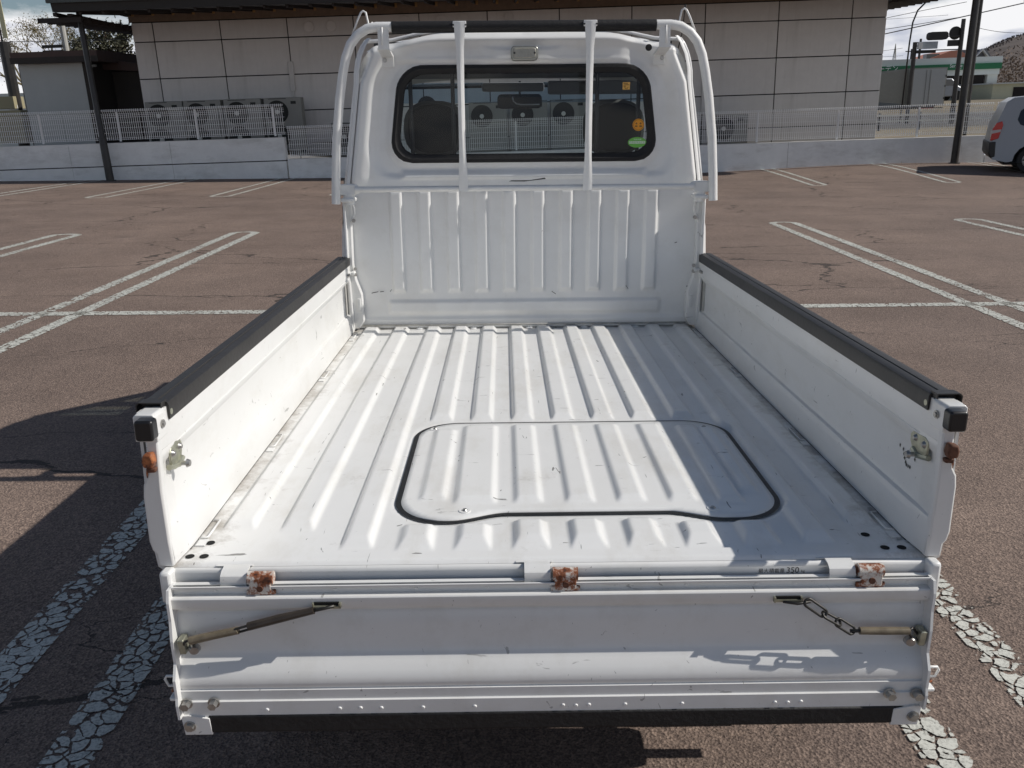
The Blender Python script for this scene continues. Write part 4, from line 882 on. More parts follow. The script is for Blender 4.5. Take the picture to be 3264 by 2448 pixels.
for s in (-1, 1):
    # end flange standing towards the camera
    fp = [(-.020, .628), (-.052, .628), (-.060, .600), (-.062, .560), (-.070, .52), (-.072, .47), (-.088, .44), (-.090, .40), (-.094, .385), (-.094, .352), (-.020, .352)]
    e_ = MB(); n0 = len(e_.v)
    for off in (0, .005):
        for (y, z) in fp: e_.v.append((s*(tg_x0(z)+off), y, z))
    kk = len(fp); e_.f += [tuple(range(kk)), tuple(range(kk, 2*kk))[::-1]]+[(i, (i+1) % kk, kk+(i+1) % kk, kk+i) for i in range(kk)]
    e_.build('end_flange', 'gate', TG)
    MB().prism([(s*.700, .352), (s*.716, .352), (s*.716, .305), (s*.662, .305), (s*.662, .345), (s*.70, .352)], 'y', -.083, -.078).build('corner_plate', 'gate', TG, bevel=.002)
    for (bx, bz_) in ((.700, .380), (.648, .381), (.702, .328)):
        h = .012 if bz_ > .35 else .006
        yb = -.0785 if bz_ > .35 else -.083
        MB().disc((s*bx, yb, bz_), (0, -1, 0), .0115, .003, 16).disc((s*bx, yb-.003, bz_), (0, -1, 0), .0085, h, 6).build('bolt', 'bolt', TG, smooth='auto')
for x in [-.55, -.41, -.37, -.33, -.15, .02, .045, .07, .25, .43, .455, .48, -.25, .14]: MB().disc((x, -.0785, .362+random.uniform(-.001, .001)), (0, -1, 0), .0045, .0022, 10, .003).build('spot_dimple', 'gate', TG, smooth='auto')
for x in [-.62, -.55, -.40, -.25, -.12, .0, .12, .25, .38, .45, .58, .66]: MB().disc((x, -.033, .6115), (0, -1, 0), .0042, .002, 10, .003).build('spot_dimple', 'gate', TG, smooth='auto')
# small print under the rail at left
text('rail_text', '9.79', .007, Matrix.Translation((-.535, -.0509, .590)) @ FACE_BACK, 'ink', TG)
# tailgate hooks seen at the ends
for s in (-1, 1):
    MB().tube([(s*.712, -.055, .425), (s*.742, -.055, .425), (s*.746, -.055, .418), (s*.742, -.055, .402), (s*.712, -.055, .402)], .0028, 6).build('latch_loop', 'tube', TG, smooth=True)
    MB().tube([(s*.712, -.055, .392), (s*.738, -.055, .390)], .0035, 6).build('latch_pin', 'rust2', TG, smooth=True)
    MB().box(min(s*.712, s*.742), max(s*.712, s*.742), -.066, -.046, .372, .380).build('latch_lug', 'tube', TG, bevel=.002)
    MB().box(min(s*.686, s*.698), max(s*.686, s*.698), -.070, -.045, .487, .520).build('chain_bracket', 'zinc', TG, bevel=.002)
    MB().disc((s*.672, -.062, .496), (-s*.3, -1, 0), .012, .010, 14, .008).build('bolt', 'bolt', TG, smooth='auto')
# hinges
for hx in (-.537, .022, .585):
    H = empty('hinge'); H.parent = TK
    def tongue(x0, x1, m):   # a curled tongue of sheet running over the sill edge
        pr = [(-.0, ZF-.0035), (-.004, ZF-.002), (-.020, ZF-.004), (-.030, ZF-.010), (-.034, ZF-.020), (-.032, ZF-.029), (-.026, ZF-.032), (-.0245, ZF-.030), (-.030, ZF-.026), (-.0315, ZF-.020), (-.028, ZF-.012), (-.018, ZF-.007), (-.004, ZF-.006)]
        return MB().prism(pr, 'x', x0, x1)
    tongue(hx-.072, hx-.024, 'gate').build('sill_tongue', 'gate', H, smooth='auto')
    MB().prism([(hx-.088, ZF-.0032), (hx-.072, ZF-.0040), (hx-.024, ZF-.0040), (hx-.018, ZF-.0032)], 'y', -.002, .018).build('tongue_root', 'gate', H)
    # rolled knuckle and strap going down into the tailgate rail
    MB().tube([(hx-.020, -.030, ZF-.013), (hx+.026, -.030, ZF-.013)], .0125, 14).build('knuckle', 'rust', H, smooth='auto')
    MB().box(hx-.017, hx+.023, -.0425, -.036, ZF-.040, ZF-.012).build('strap', 'rust', H, bevel=.002)
    MB().box(hx-.024, hx+.030, -.0395, -.034, ZF-.045, ZF-.034).build('strap_foot', 'rust', H, bevel=.002)
    MB().disc((hx+.003, -.0425, ZF-.028), (0, -1, 0), .006, .003, 12).build('pin', 'rust3', H)
# tailgate chains
def link(p0, p1, name='chain_link', r=.0026, wdt=.0078, roll=0.0, par=TG, m='chain'):
    p0, p1 = Vector(p0), Vector(p1); d = (p1-p0).normalized(); a = Vector((0, 1, 0)); u = d.cross(a).normalized(); u = (u*math.cos(roll)+a*math.sin(roll)).normalized(); pts = []
    for k in range(9): t = math.pi*k/8; pts.append(p1+u*wdt*math.cos(t)+d*wdt*math.sin(t)*.9)
    for k in range(9): t = math.pi+math.pi*k/8; pts.append(p0+u*wdt*math.cos(t)+d*wdt*math.sin(t)*.9)
    pts.append(pts[0]); return MB().tube(pts, r, 6, False).build(name, m, par, smooth=True)
CHR = empty('tailgate_chain'); CHR.parent = TK; CHL = empty('tailgate_chain'); CHL.parent = TK
MB().box(.408, .460, -.056, -.040, .583, .588).box(.408, .411, -.058, -.040, .583, .594).box(.457, .460, -.058, -.040, .583, .594).build('chain_slot', 'zinc', CHR); MB().box(.412, .457, -.0535, -.05, .5885, .5945).build('slot_opening', 'hole', CHR)
link((.470, -.060, .584), (.500, -.062, .561), par=CHR, roll=.35); link((.505, -.062, .556), (.530, -.063, .540), par=CHR, roll=1.2); link((.532, -.063, .539), (.558, -.064, .521), par=CHR, roll=.5); MB().tube([(.425, -.055, .584), (.45, -.06, .582), (.474, -.06, .586)], .003, 6).build('hook_rod', 'chain', CHR, smooth=True)
MB().tube([(.556, -.064, .520), (.575, -.065, .520), (.600, -.065, .520)], .0035, 6).build('hook_rod', 'chain', CHR, smooth=True)
MB().tube([(.573, -.065, .5205), (.62, -.066, .520), (.665, -.066, .5195)], [.0076, .0080, .0076], 12).build('chain_sleeve', 'sleeve', CHR, smooth='auto')
link((.672, -.064, .516), (.684, -.060, .500), par=CHR, roll=.6)
MB().box(-.440, -.388, -.058, -.040, .583, .588).box(-.440, -.437, -.058, -.040, .583, .594).box(-.391, -.388, -.058, -.040, .583, .594).build('chain_slot', 'zinc', CHL); MB().box(-.437, -.391, -.0535, -.05, .5885, .5945).build('slot_opening', 'hole', CHL)
MB().tube([(-.437, -.060, .581), (-.50, -.063, .566), (-.560, -.064, .549)], [.0068, .0085, .0085], 12).build('chain_sleeve', 'sleeved', CHL, smooth='auto')
MB().tube([(-.400, -.056, .588), (-.44, -.06, .580)], .0035, 6).build('hook_rod', 'chain', CHL, smooth=True); link((-.562, -.064, .546), (-.580, -.065, .541), par=CHL, roll=.5, wdt=.007)
MB().tube([(-.580, -.065, .541), (-.63, -.066, .530), (-.672, -.066, .519)], [.0076, .0082, .0085], 12).build('chain_sleeve', 'sleeve', CHL, smooth='auto'); link((-.676, -.065, .514), (-.684, -.060, .500), par=CHL, roll=.6)
# the gate is a little shorter and narrows downwards: shape the pieces accordingly
def taper(o):
    if o.type == 'MESH' and not o.get('tapered'):
        ml = o.matrix_local.copy(); inv = ml.inverted()
        for v in o.data.vertices:
            p = ml @ v.co; t = max(0, .625-p.z); p.z = .625-t*.895; p.x *= 1-.12*t; v.co = inv @ p
        o['tapered'] = 1; del o['tapered']
    for c in [x for x in bpy.data.objects if x.parent == o]: taper(c)
for g_ in (TG, CHL, CHR): taper(g_)
# ---- side gates
def side_gate(s):
    G = empty('side_gate'); G.parent = TK
    def X(v): return s*v
    # inner skin profile from top to floor, continuous along y
    pin = [(.732, .944), (.700, .944), (.698, .902), (.6985, .874), (.7015, .872), (.7015, .868), (.7000, .866), (.7010, .858), (.7135, .842), (.7150, .838), (.7150, .730), (.7120, .724), (.7040, .7215), (.7020, .718), (.6990, .706), (.6930, .664), (.6925, .652)]
    yA, yB = .075, 1.950
    mb = MB(); mb.strip([(X(a), b) for a, b in pin], 'y', yA, yB, 20); mb.build('inner_panel', 'gate', G, smooth='auto')
    # rear end: the panel runs to y=0 flattening out
    pend = [(.712, .944), (.701, .944), (.701, .902), (.702, .874), (.7035, .872), (.7035, .868), (.7035, .866), (.7035, .858), (.7060, .842), (.7070, .838), (.7080, .730), (.7080, .724), (.7050, .7215), (.7040, .718), (.7030, .706), (.7000, .664), (.7000, .652)]
    m2 = MB(); n0 = len(pin)
    for (a, b) in pin: m2.v.append((X(a), yA, b))
    for (a, b) in pend: m2.v.append((X(a), .0, b))
    for i in range(n0-1): m2.f.append((i, i+1, n0+i+1, n0+i))
    m2.build('inner_panel_end', 'gate', G, smooth='auto')
    # outer skin
    MB().prism([(X(.733), .944), (X(.739), .944), (X(.740), .86), (X(.742), .80), (X(.742), .68), (X(.738), .640), (X(.722), .628), (X(.722), .634), (X(.733), .646), (X(.736), .68), (X(.734), .86)], 'y', .012, 1.95).build('outer_skin', 'gate', G)
    # bottom and front closings
    MB().box(min(X(.700), X(.735)), max(X(.700), X(.735)), .02, 1.945, .640, .648).build('bottom_return', 'gate', G)
    MB().box(min(X(.700), X(.735)), max(X(.700), X(.735)), 1.938, 1.945, .65, .942).build('front_closing', 'gate', G)
    # rear end face: narrow above, swelling out below
    e1 = [(.699, .905), (.723, .905), (.724, .845), (.728, .828), (.737, .812), (.740, .79), (.741, .70), (.737, .682), (.731, .674), (.729, .648), (.700, .648), (.7025, .700), (.704, .80)]
    MB().prism([(X(a), b) for a, b in e1], 'y', -.006, .012).build('end_face', 'gate', G, bevel=.004)
    # top rail end block with black cap
    bl = MB().prism([(X(.698), .896), (X(.698), .942), (X(.703), .947), (X(.733), .947), (X(.738), .942), (X(.738), .896)], 'y', -.008, .040).build('rail_end', 'gate', G, bevel=.002)
    MB().prism([(X(a), b) for a, b in rrect(.694, .7265, .9055, .9435, .006, 4)], 'y', -.034, -.008).build('end_cap', 'black', G, bevel=.004)
    MB().disc((X(.6978), .018, .922), (-s, 0, 0), .0075, .003, 16).disc((X(.6978)-s*.003, .018, .922), (-s, 0, 0), .0045, .002, 12).build('rivet', 'bolt', G, smooth='auto')
    # black vinyl cover over the top rail
    cv = [(X(.6955), .9195), (X(.6950), .946), (X(.6975), .9515), (X(.703), .9535), (X(.716), .9535), (X(.7175), .9510), (X(.7195), .9510), (X(.721), .9535), (X(.738), .9530), (X(.7435), .9510), (X(.7450), .945), (X(.745), .915), (X(.7385), .915), (X(.7385), .9445), (X(.7000), .9445), (X(.6985), .9195)]
    c1 = MB().prism(cv, 'y', .050, 1.945).build('rail_cover', 'rubber2', G, smooth='auto')
    MB().prism([(X(.703), .9465), (X(.703), .9545), (X(.742), .9545), (X(.746), .9505), (X(.746), .925), (X(.748), .925), (X(.748), .952), (X(.743), .9565), (X(.701), .9565), (X(.701), .9465)], 'y', .032, .056).build('rail_cover_lip', 'rubber2', G, smooth='auto')
    MB().disc((X(.6985), .058, .932), (-s, 0, 0), .006, .004, 8).build('cover_clip', 'zinc', G)
    # zinc latch bracket with two rivets and a pin
    pl = [(.028, .868), (.036, .876), (.060, .880), (.082, .878), (.088, .866), (.084, .850), (.074, .838), (.062, .828), (.044, .830), (.032, .842)] if s < 0 else [(.028, .872), (.040, .878), (.088, .874), (.096, .866), (.094, .852), (.082, .838), (.056, .832), (.034, .838), (.028, .850)]
    LB = MB().prism([(a+.012, b-.012) for a, b in pl], 'x', X(.7055), X(.7000)).build('latch_plate', 'zinc', G, bevel=.0015)
    for (yy, zz) in ((.052, .851), (.086, .853)): MB().disc((X(.7000), yy, zz), (-s, 0, 0), .0075, .005, 14, .004).build('rivet', 'bolt', LB, smooth='auto')
    MB().tube([(X(.703), .075, .823), (X(.684), .075, .823)], .0045, 10).disc((X(.685), .075, .823), (-s, 0, 0), .0085, .006, 14, .006).build('latch_pin', 'bolt', LB, smooth='auto')
    MB().tube([(X(.7055), .040, .828), (X(.700), .072, .822), (X(.699), .09, .830)], .006, 8).build('latch_fold', 'zinc', LB, smooth='auto')
    # rusty hook in the gate end
    hk = empty('end_hook'); hk.parent = G
    MB().prism([(X(a), b) for a, b in [(.706, .880), (.722, .878), (.726, .866), (.724, .853), (.708, .851), (.703, .862)]], 'y', -.026, -.008).build('hook', 'rust2' if s < 0 else 'rust3', hk, bevel=.004)
    MB().prism([(X(a), b) for a, b in [(.704, .850), (.723, .850), (.722, .840), (.706, .841)]], 'y', -.018, -.006).build('hook_base', 'rust3', hk, bevel=.003)
    MB().tube([(X(.7245), -.0065, .845), (X(.7262), -.0066, .835), (X(.7268), -.0066, .827)], [.0022, .0018, .0008], 6).build('rust_run', 'rust2', hk)
    # front hinge strap to corner post
    MB().tube([(X(.700), 1.925, .888), (X(.694), 1.943, .888), (X(.676), 1.935, .889)], .009, 8).build('stay_strap', 'tube', G, smooth=True)
    for yy in (1.905, 1.885): MB().disc((X(.6985), yy, .886), (-s, 0, 0), .006, .008, 6).build('bolt', 'bolt', G)
    # front darker end plate of the recess
    MB().prism([(1.90, .724), (1.935, .724), (1.935, .842), (1.90, .842), (1.893, .834), (1.893, .732)], 'x', X(.7153), X(.7120)).build('recess_plate', 'seam', G)
    return G
GL = side_gate(-1); GR = side_gate(1); GL['label'] = 'left side gate'; GR['label'] = 'right side gate in shade'
# scuffs
sf = MB(); random.seed(11)
for (y, z) in [(.155, .798), (.150, .790), (.145, .783), (.140, .776), (.17, .801), (.135, .772), (.128, .772), (.120, .773), (.105, .795)]:
    r0 = random.uniform(.002, .006); sf.quad((.7141, y, z), (.7141, y+r0, z+.003), (.7141, y+r0*.6, z+.009), (.7141, y-.002, z+.006))
sf.build('scuff_marks', 'scuff', GR)
# ---- corner posts
for s in (-1, 1):
    PO = empty('corner_post'); PO.parent = TK
    MB().prism([(s*.672, .66), (s*.700, .66), (s*.703, .90), (s*.700, 1.165), (s*.686, 1.165), (s*.680, 1.09), (s*.683, .92), (s*.675, .86), (s*.655, .80), (s*.652, .69)], 'y', 1.945, 1.985).build('post', 'gate', PO, bevel=.004)
    MB().prism([(s*.690, .655), (s*.706, .655), (s*.709, .90), (s*.706, 1.17), (s*.694, 1.17), (s*.697, .90)], 'y', 1.925, 1.99).build('post_edge', 'gate', PO, bevel=.004)
    MB().tube([(s*.674, 1.945, .905), (s*.674, 1.935, .905)], .007, 6).tube([(s*.674, 1.945, .882), (s*.674, 1.935, .882)], .007, 6).build('bolt', 'bolt', PO)
    MB().prism([(s*.660, .735), (s*.675, .735), (s*.675, .785), (s*.662, .785)], 'y', 1.938, 1.946).build('post_pad', 'gate', PO, bevel=.002)
    MB().box(min(s*.707, s*.712), max(s*.707, s*.712), 1.95, 1.99, .655, 1.15).build('post_seal', 'seal', PO)
    # curved clip under the guard clamp
    MB().tube([(s*.668, 1.93, 1.165), (s*.662, 1.93, 1.14), (s*.664, 1.935, 1.12), (s*.676, 1.94, 1.10), (s*.677, 1.94, 1.085)], .0045, 6).build('clip', 'tube', PO, smooth=True)
    MB().disc((s*.668, 1.938, 1.095), (0, -1, 0), .008, .008, 6).build('bolt', 'bolt', PO)
# ---- headboard and cab back: one pressed sheet with window opening
def edge_x(z):   # half width of the cab back at height z
    if z < 1.17: return .705
    if z < 1.60: return .705-(z-1.17)*.155
    if z < 1.70: return .6384-(z-1.60)*.45
    return .5934
def win_sd(x, z, g=0):
    # window opening: trapezium with big corners
    zc = (1.318+1.658)/2; hz_ = (1.658-1.318)/2+g; hw = .512-(z-1.33)*.14+g; r = .085+g*.6
    qx = abs(x)-hw+r; qz = abs(z-zc)-hz_+r
    return math.hypot(max(qx, 0), max(qz, 0))+min(max(qx, qz), 0)-r
def top_z(x): return 1.790-.028*sm((abs(x)-.30)/.25)-.020*(abs(x)/.6)**4
WC = [W(-.501+.1107*i, .8)[0] for i in range(10)]
def back_y(x, z):
    y = YW
    # lower vertical ribs pressed towards the bed
    if z < 1.216:
        for c in WC:
            a = (.030-abs(x-c))/.012; b = min((z-.795)/.022, (1.212-z)/.015); h = min(a, b, 1)
            if h > 0: y -= .013*sm(h)
        # ledges at the foot
        if abs(x) < .56: y -= .010*sm((.768-z)/.008)*sm((z-.705)/.02)*sm((.56-abs(x))/.02)
        y -= .006*sm((.700-z)/.01)
    # long bead above the cross bar
    b = min((z-1.245)/.014, (1.285-z)/.014, (.49-abs(x))/.03); y -= .012*sm(b) if b > 0 else 0
    # broad dished frame round the window
    d = win_sd(x, z); y += .013*sm((.115-d)/.055)*sm((z-1.245)/.03) - .010*sm((.040-d)/.034)
    # roof edge rolls forward
    y += .05*sm((z-(top_z(x)-.035))/.045)
    # number light plinth, and a broad bulge added to shade the headboard ribs
    y -= .008*sm(min((.20-abs(x))/.12, (z-1.665)/.01, (1.735-z)/.02)); y -= .014*sm((.47-abs(x+.03))/.08)*sm((z-1.668)/.02)*sm((1.775-z)/.02)
    ex = edge_x(z); y -= .010*sm((abs(x)-(ex-.11))/.06)*sm((z-1.20)/.06); y += .06*sm((abs(x)-(ex-.03))/.04)*(z > 1.17)
    return y
bk_ = MB(); zs = [.655+.006*i for i in range(190)]; us = [-1+2*i/300 for i in range(301)]
for z in zs:
    for u in us:
        ex = edge_x(z); x = u*ex
        tz = top_z(x); zz = .655+(z-.655)*(tz-.655)/(zs[-1]-.655) if z > 1.62 and False else z
        zz = z if z < 1.60 else 1.60+(z-1.60)*(tz-1.60)/(zs[-1]-1.60)
        if z >= 1.60:
            # round the top corners
            t = (z-1.60)/(zs[-1]-1.60); ex2 = .6384-.11*(1-math.sqrt(max(0, 1-t*t))); x = u*ex2
        bk_.v.append((x, back_y(x, zz), zz))
nu = len(us)
for j in range(len(zs)-1):
    for i in range(nu-1):
        a = j*nu+i; c = [bk_.v[q] for q in (a, a+1, a+nu+1, a+nu)]; cx = sum(q[0] for q in c)/4; cz = sum(q[2] for q in c)/4
        if win_sd(cx, cz) < -.006: continue
        bk_.f.append((a, a+1, a+nu+1, a+nu))
CB = bk_.build('cab_back', 'paint', TK, smooth=True)
MB().box(-.66, .66, 1.979, 1.990, .652, .6560).build('foot_joint', 'seam', CB)
MB().tube([(-.66, 1.970, .668), (.66, 1.970, .667)], .0035, 6).build('foot_bead', 'seam', CB, smooth=True)
random.seed(4); sf = MB()
for (x, z, a, l) in [(-.62, .80, .2, .028), (-.585, .805, .1, .015), (-.545, .805, .9, .012), (.41, .82, -.9, .016), (.655, .815, .05, .035), (.60, .99, .3, .01), (.07, 1.04, 1.2, .006), (.11, .80, -.6, .02)]:
    sf.quad((x, YW-.0145, z), (x+l*math.cos(a), YW-.0145, z+l*math.sin(a)), (x+l*math.cos(a), YW-.0145, z+l*math.sin(a)+.003), (x, YW-.0145, z+.003))
sf.build('scuff_marks', 'scuff', CB)
MB().quad((-.06, 1.968, 1.237), (.0, 1.966, 1.236), (.085, 1.966, 1.245), (.08, 1.966, 1.250), (.02, 1.966, 1.241), (-.05, 1.968, 1.241)).build('paint_chip', 'scuff', CB)
# black glazing rubber ring and glass
def win_out(g, n=120):
    out = []
    for k in range(n):
        t = 2*math.pi*k/n; dx, dz = math.cos(t), math.sin(t); lo, hi = 0, 1.0
        for _ in range(26):
            mi = (lo+hi)/2
            if win_sd(dx*mi, 1.488+dz*mi, g) < 0: lo = mi
            else: hi = mi
        out.append((dx*lo, 1.488+dz*lo))
    return out
def ringw(gs, ys_, m, name, par, n=160):
    mb = MB(); lines = [win_out(g, n) for g in gs]
    for ln, y in zip(lines, ys_):
        for (x, z) in ln: mb.v.append((x, y, z))
    for q in range(len(gs)-1):
        for i in range(n): j = (i+1) % n; mb.f.append((q*n+i, q*n+j, (q+1)*n+j, (q+1)*n+i))
    return mb.build(name, m, par, smooth='auto')
RW = empty('rear_window'); RW.parent = TK
ringw([.010, .006, -.004, -.010, -.021], [1.989, 1.981, 1.979, 1.983, 1.986], 'rubber', 'window_rubber', RW)
ringw([-.021, -.024], [1.986, 1.996], 'rubber', 'window_rubber_inner', RW)
gl = MB(); o_ = win_out(-.019, 100); gl.v += [(x, 1.990, z) for x, z in o_]; gl.f.append(tuple(range(100))); gl.build('glass', 'gz', RW)
# stickers on the glass
ST = MB().disc((.443, 1.9885, 1.444), (0, -1, 0), .0225, .0006, 32).build('round_sticker', 'orange', RW)
mb = MB()
for sx in (-1, 1): mb.disc((.443+sx*.008, 1.9878, 1.449), (0, -1, 0), .0035, .0004, 12); mb.box(.443+sx*.0085-.0045, .443+sx*.0085+.0045, 1.9873, 1.9878, 1.436, 1.4415)
mb.tube([(.443+.019*math.cos(t*.2), 1.9876, 1.444+.019*math.sin(t*.2)) for t in range(32)], .0007, 4, False); mb.build('sticker_print', 'brown', ST)
gs_ = MB(); gs_.v += [(.440+.036*math.cos(t*math.pi/20), 1.9885, 1.379+.0195*math.sin(t*math.pi/20)) for t in range(40)]; gs_.f.append(tuple(range(40))); SG = gs_.build('green_sticker', 'green', RW)
MB().box(.409, .471, 1.9876, 1.9882, 1.374, 1.3835).build('sticker_band', 'white', SG); text('sticker_text', '燃費基準達成車', .0086, Matrix.Translation((.4095, 1.9870, 1.3755)) @ FACE_BACK, 'green', SG); text('sticker_text', '平成27年度', .006, Matrix.Translation((.426, 1.9872, 1.3875)) @ FACE_BACK, 'white', SG)
YS = MB().box(.378, .406, 1.9885, 1.9895, 1.573, 1.600).build('square_sticker', 'yel', RW)
mb = MB()
for k, (a, b) in enumerate(((.381, .398), (.384, .403), (.381, .390))): mb.box(a, b, 1.9878, 1.9885, 1.5945-k*.005, 1.5965-k*.005)
mb.tube([(.386, 1.988, 1.583), (.388, 1.988, 1.577), (.392, 1.988, 1.5755), (.397, 1.988, 1.578), (.399, 1.988, 1.583)], .0009, 4); mb.build('sticker_print', 'brown', YS)
# work lamp and plug
WL = MB().prism([(a, b) for a, b in rrect(-.048, .053, 1.676, 1.726, .014, 5)], 'y', 1.920, 1.968).build('work_lamp', 'chrome', TK, bevel=.003)
MB().prism([(a, b) for a, b in rrect(-.040, .045, 1.683, 1.719, .010, 4)], 'y', 1.914, 1.920).build('lens', 'lens', WL, bevel=.003)
for i in range(9): MB().box(-.020+i*.005, -.0185+i*.005, 1.9125, 1.914, 1.688, 1.714).build('lens_rib', 'chrome', WL)
for x in (-.035, .040): MB().disc((x, 1.914, 1.701), (0, -1, 0), .004, .002, 10).build('lens_screw', 'scuff', WL)
px_, pz_ = W(.461, 1.716); MB().disc((px_, 1.962, pz_), (0, -1, 0), .0125, .006, 20, .011).build('rubber_plug', 'rubber', TK, smooth='auto')
# ---- cab shell
CAB = empty('cab_shell'); CAB.parent = TK
def sidey(z): return z
for s in (-1, 1):
    # lower body side and door (bulges outward behind the gate line)
    lo_ = MB()
    prof2 = [(.715, .36), (.738, .42), (.742, .70), (.738, .95), (.730, 1.08), (.718, 1.17)]
    lo_.strip([(s*a, b) for a, b in prof2], 'y', 2.03, 3.22, 4); lo_.build('door_panel', 'paint', CAB, smooth=True)
    # rear corner of the cab: rounded quarter joining back and side
    cn = MB(); zz = [.45+.03*i for i in range(25)]+[1.17+.01*k for k in range(0)]
    zl = [.45, .6, .8, .95, 1.05, 1.12, 1.17, 1.25, 1.35, 1.45, 1.55, 1.60, 1.65, 1.70, 1.74, 1.765]
    K_ = 7
    for z in zl:
        ex = edge_x(z) if z < 1.6 else .6384-.11*(1-math.sqrt(max(0, 1-((z-1.60)/.19)**2)))
        ob = .742-.03*sm((z-1.0)/.17) if z < 1.17 else ex+.010
        if z >= 1.17: ob = ex+.012
        for k in range(K_):
            t = math.pi/2*k/(K_-1); cn.v.append((s*(ex-.012+(ob-ex+.012)*math.sin(t)), 1.992+.05-.05*math.cos(t), z))
    for j in range(len(zl)-1):
        for k in range(K_-1): a = j*K_+k; cn.f.append((a, a+1, a+K_+1, a+K_))
    cn.build('rear_corner', 'paint', CAB, smooth=True)
    def xs_(z): return .650-(z-1.17)*.10+.06*(z < 1.17) if False else (edge_x(z)+.010 if z < 1.6 else edge_x(1.6)-.0+.0-(z-1.6)*.45)
    def slab(name, pts, m='paint', th=.03, off=0):
        mb = MB(); k = len(pts)
        for o_ in (off, -th):
            for (y, z) in pts: mb.v.append((s*(xs_(z)+o_), y, z))
        mb.f += [tuple(range(k)), tuple(range(k, 2*k))[::-1]]+[(i, (i+1) % k, k+(i+1) % k, k+i) for i in range(k)]
        return mb.build(name, m, CAB)
    slab('rear_pillar', [(2.04, 1.17), (2.20, 1.17), (2.17, 1.60), (2.04, 1.66)])
    slab('window_header', [(2.04, 1.655), (2.17, 1.60), (2.62, 1.565), (2.67, 1.60), (2.04, 1.725)])
    slab('front_pillar', [(2.60, 1.58), (2.66, 1.60), (3.20, 1.06), (3.17, 1.02), (3.12, 1.06)])
    slab('door_top', [(2.04, 1.14), (3.20, 1.04), (3.18, 1.08), (2.04, 1.18)])
    slab('side_glass', [(2.19, 1.17), (2.165, 1.605), (2.62, 1.575), (3.13, 1.06)], 'gside', th=-.004, off=-.010)
    # drip rail along the rear corner, bright edge
    rail_ = [(s*(edge_x(z)+.006 if z < 1.6 else .6384+.004-.11*(1-math.sqrt(max(0, 1-((z-1.60)/.19)**2)))), 2.012, z) for z in [1.19, 1.3, 1.4, 1.5, 1.6, 1.64, 1.68, 1.71, 1.735, 1.753]]+[(s*x, 2.022+.012*(.5-x), top_z(x)+.003) for x in (.50, .45, .40, .35, .30, .2, .1, 0.002)]
    MB().tube(rail_, .0075, 8).build('drip_rail', 'paint', CAB, smooth=True)
    MB().prism([(3.22, .36), (3.30, .40), (3.32, .95), (3.22, 1.06)], 'x', s*.742, s*.66).build('front_corner', 'paint', CAB, bevel=.01)
    mr = MB().box(min(s*.76, s*.86), max(s*.76, s*.86), 2.80, 2.88, 1.02, 1.22).build('door_mirror', 'black', CAB, bevel=.02); MB().tube([(s*.71, 2.86, 1.12), (s*.78, 2.84, 1.12)], .012, 8).build('mirror_arm', 'black', mr)
rfm = MB(); ny = [1.992+.05, 2.08, 2.2, 2.4, 2.55, 2.66]; rz = [1.774, 1.782, 1.782, 1.755, 1.71, 1.655]
for y, z in zip(ny, rz):
    for i in range(25): u = -1+i/12; x = u*(.600 if y < 2.5 else .62); rfm.v.append((x, y, z-.035*abs(u)**3-.02*abs(u)**8))
for j in range(len(ny)-1):
    for i in range(24): a = j*25+i; rfm.f.append((a, a+1, a+26, a+25))
rfm.build('roof', 'paint', CAB, smooth=True)
MB().prism([(2.045, 1.755), (2.62, 1.665), (2.62, 1.655), (2.045, 1.735)], 'x', -.57, .57).build('headliner', 'inter', CAB)
MB().quad((-.585, 2.747, 1.555), (.585, 2.747, 1.555), (.585, 3.22, 1.06), (-.585, 3.22, 1.06)).build('windscreen', 'gz', CAB); MB().quad((-.585, 2.665, 1.640), (.585, 2.665, 1.640), (.585, 2.747, 1.555), (-.585, 2.747, 1.555)).build('windscreen_top_tint', 'gzt', CAB)
MB().prism([(3.20, 1.06), (3.30, .98), (3.32, .45), (3.28, .34), (3.20, .36)], 'x', -.66, .66).build('front_panel', 'paint', CAB, bevel=.01)
MB().box(-.70, .70, 3.26, 3.35, .28, .46).build('front_bumper', 'paint', CAB, bevel=.02)
MB().prism([(2.90, 1.02), (3.20, 1.055), (3.20, .70), (2.95, .70)], 'x', -.66, .66).build('dashboard', 'interd', CAB)
MB().box(-.70, .70, 2.02, 3.22, .38, .44).build('cab_floor', 'interd', CAB)
MB().box(-.66, .66, 2.04, 2.06, .44, 1.29).build('cab_rear_trim', 'interd', CAB)
MB().tube([(-.56, 2.70, 1.625), (.0, 2.72, 1.632), (.56, 2.70, 1.625)], .012, 6).build('windscreen_header', 'interd', CAB)
for a, b in ((-.62, -.05), (.10, .62)): pass
MB().box(-.175, .11, 2.655, 2.675, 1.600, 1.640).build('sun_visor', 'visor', CAB, bevel=.01); MB().box(.125, .60, 2.64, 2.66, 1.585, 1.645).build('sun_visor', 'visor', CAB, bevel=.01)
MB().tube([(.0, 2.74, 1.65), (.0, 2.74, 1.56)], .006, 8).build('mirror_stem', 'black', CAB)
MI = MB().prism([(a, b) for a, b in rrect(-.105, .103, 1.528, 1.592, .020, 5)], 'y', 2.725, 2.75).build('rear_view_mirror', 'black', CAB, bevel=.004); MB().tube([(-.035, 2.722, 1.580), (-.030, 2.722, 1.560), (-.015, 2.722, 1.548), (.005, 2.722, 1.545), (.09, 2.722, 1.545)], .003, 6).build('mirror_highlight', 'white', MI, smooth=True)  # white curve paints a highlight on the mirror
MB().disc((-.44, 2.80, 1.545), (0, 1, 0), .045, .01, 20).build('spare_mirror', 'interd', CAB)
